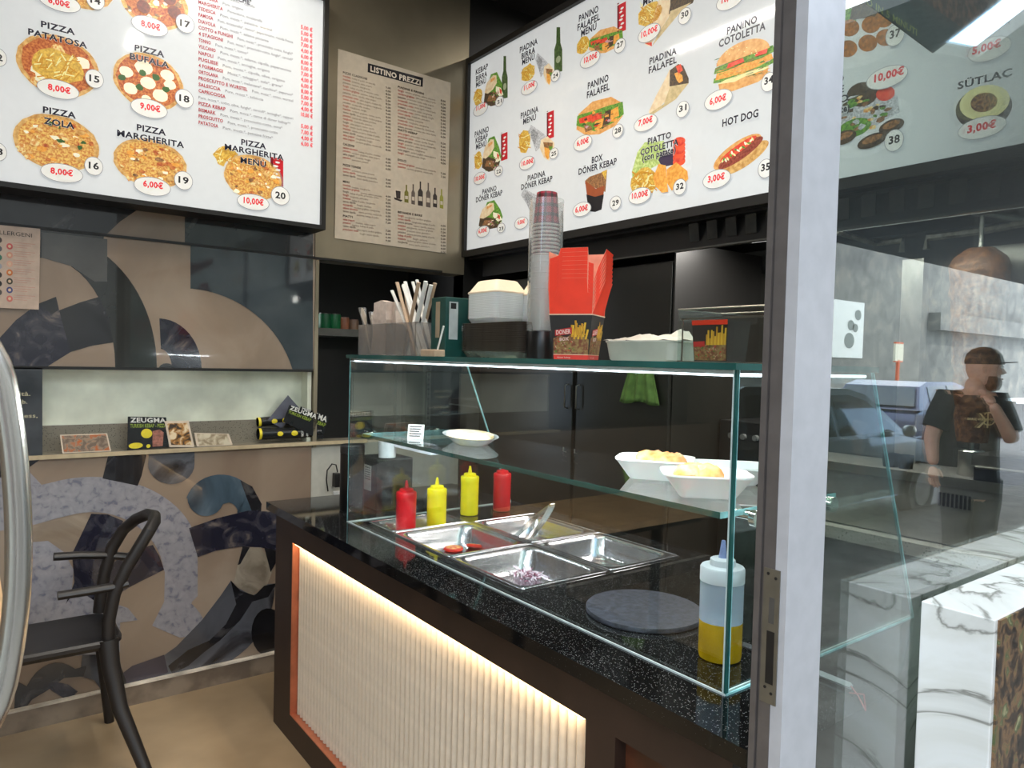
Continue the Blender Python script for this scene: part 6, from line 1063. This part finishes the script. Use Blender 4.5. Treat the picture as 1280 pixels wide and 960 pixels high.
for s_ in (-1, 1):
    f = MB(); c_ = HD(.084, .03*s_, .015); f.ball(c_, .012, mat('eye white', (200, 196, 190), .3), n=10); f.build('eye', mn, True); f = MB(); c_ = HD(.094, .031*s_, .015); f.ball(c_, .005, BLACK, n=8); f.build('pupil', mn, True)
    f = MB(); f.ball(HD(-.012, .076*s_, -.005), .026, SKIN, sx=.8, sy=.45, n=10); f.build('ear', mn, True)
    f = MB(); f.tube([HD(.098, .012*s_, .034), HD(.094, .05*s_, .034)], .005, HAIR, 6); f.build('eyebrow', mn, True)
f = MB(); f.tube([HD(.096, -.02, -.062), HD(.101, 0, -.062), HD(.096, .02, -.062)], .005, mat('lips', (170, 100, 92), .5), 6); f.build('mouth', mn, True)
f = MB(); L = []
for zz, a0, a1, b_ in ((-.142, .02, .055, .02), (-.13, -.0, .085, .045), (-.10, -.03, .098, .062), (-.07, -.03, .098, .07), (-.045, -.02, .075, .073)): L.append([HD((a0+a1)/2+(a1-a0)/2*math.cos(t_), b_*math.sin(t_), zz) for t_ in [2*PI*i/20 for i in range(20)]])
f.loops(L, HAIR, True, True); f.build('beard', mn, True)
f = MB(); L = []
for zz, a0, a1, b_ in ((.028, -.106, .104, .082), (.05, -.108, .106, .083), (.09, -.098, .092, .077), (.12, -.07, .065, .058), (.134, -.03, .03, .03), (.137, -.005, .005, .005)): L.append([HD((a0+a1)/2+(a1-a0)/2*math.cos(t_), b_*math.sin(t_), zz) for t_ in [2*PI*i/24 for i in range(24)]])
f.loops(L, CAPM, True, True); f.build('cap', mn, True); f = MB(); f.poly([HD(.06+.115*math.cos(t_), .074*math.sin(t_), .034+.008*math.cos(t_)) for t_ in [-PI/2+PI*i/14 for i in range(15)]], CAPM, (0, 0, .006)); f.build('cap_brim', mn)
# hands
def hand(w_, dirv, palmn, curl, name='finger'):
    side = dirv.cross(palmn).normalized(); pn = palmn.normalized(); dirv = dirv.normalized()
    skinned('palm', [(w_, (.026, .02)), (w_+dirv*.045, (.036, .018)), (w_+dirv*.075, (.036, .015))], [(0, 1), (1, 2)], SKIN, mn, 1)
    for k, (o_, l_) in enumerate(((-.03, .062), (-.010, .072), (.010, .068), (.029, .052))):
        b_ = w_+dirv*.07+side*o_; pts_ = [b_]; a_ = curl*.5; d_ = dirv*math.cos(a_)+pn*math.sin(a_)
        for q_ in range(3): d_ = dirv*math.cos(a_)+pn*math.sin(a_); pts_.append(pts_[-1]+d_*l_*(.45, .32, .23)[q_]); a_ += curl
        skinned('finger', [(p, .0095-.001*i) for i, p in enumerate(pts_)], [(0, 1), (1, 2), (2, 3)], SKIN, mn, 1)
    b_ = w_+dirv*.02-side*.028; skinned('thumb', [(b_, .013), (b_-side*.02+dirv*.028+pn*.01, .011), (b_-side*.022+dirv*.055+pn*.02, .009)], [(0, 1), (1, 2)], SKIN, mn, 1)
hand(wrL, Vector((.02, 0, -1)), fw*-1+rt*.3, .35); hand(wrR, (VP(1231, 489, -.17)-wrR).normalized(), (rt*-.6+fw*.8), .95)
for n_ in (hL, hR): f = MB(); c_ = mir(Vector((n_.x, n_.y, .045))); f.ball((c_.x-.03, c_.y+.07, .045), .07, mat('dark shoe', (30, 30, 32), .6), sx=.7, sy=1.9, sz=.62, n=14); f.build('shoe', mn, True)
# chest emblem, reading right on the man and mirrored in the glass
pn_ = VP(1210, 523); nv = -F2; o1 = .175
cf = MB(); EMB = mat('cream emblem print', (206, 190, 140), .6)
def CH_(u, v): q_ = pn_+rt*(-u)+up*v; return mir(q_-fw*.150)
for s_, u0, u1, v0, cap in (('K', -.030, .040, -.045, .09), ):
    vs_, fs_ = txt_mesh(s_, .0); m0 = min(p.x for p in vs_); m1 = max(p.x for p in vs_); cf.add([CH_(u0+(p.x-m0)/(m1-m0)*(u1-u0), v0+p.y/.7*cap) for p in vs_], fs_, EMB)
cf.loops([[CH_(-.03+r*math.cos(t_), .01+r*.95*math.sin(t_)) for t_ in [PI*.25+PI*1.5*i/24 for i in range(25)]] for r in (.036, .043)], EMB, closed=False)
vs_, fs_ = txt_mesh('CALVIN KLEIN JEANS', .02); m0 = min(p.x for p in vs_); m1 = max(p.x for p in vs_); cf.add([CH_(-.10+(p.x-m0)/(m1-m0)*.20, .0+p.y/.7*.014) for p in vs_], fs_, EMB)
cf.build('shirt_emblem', mn, fix=False)
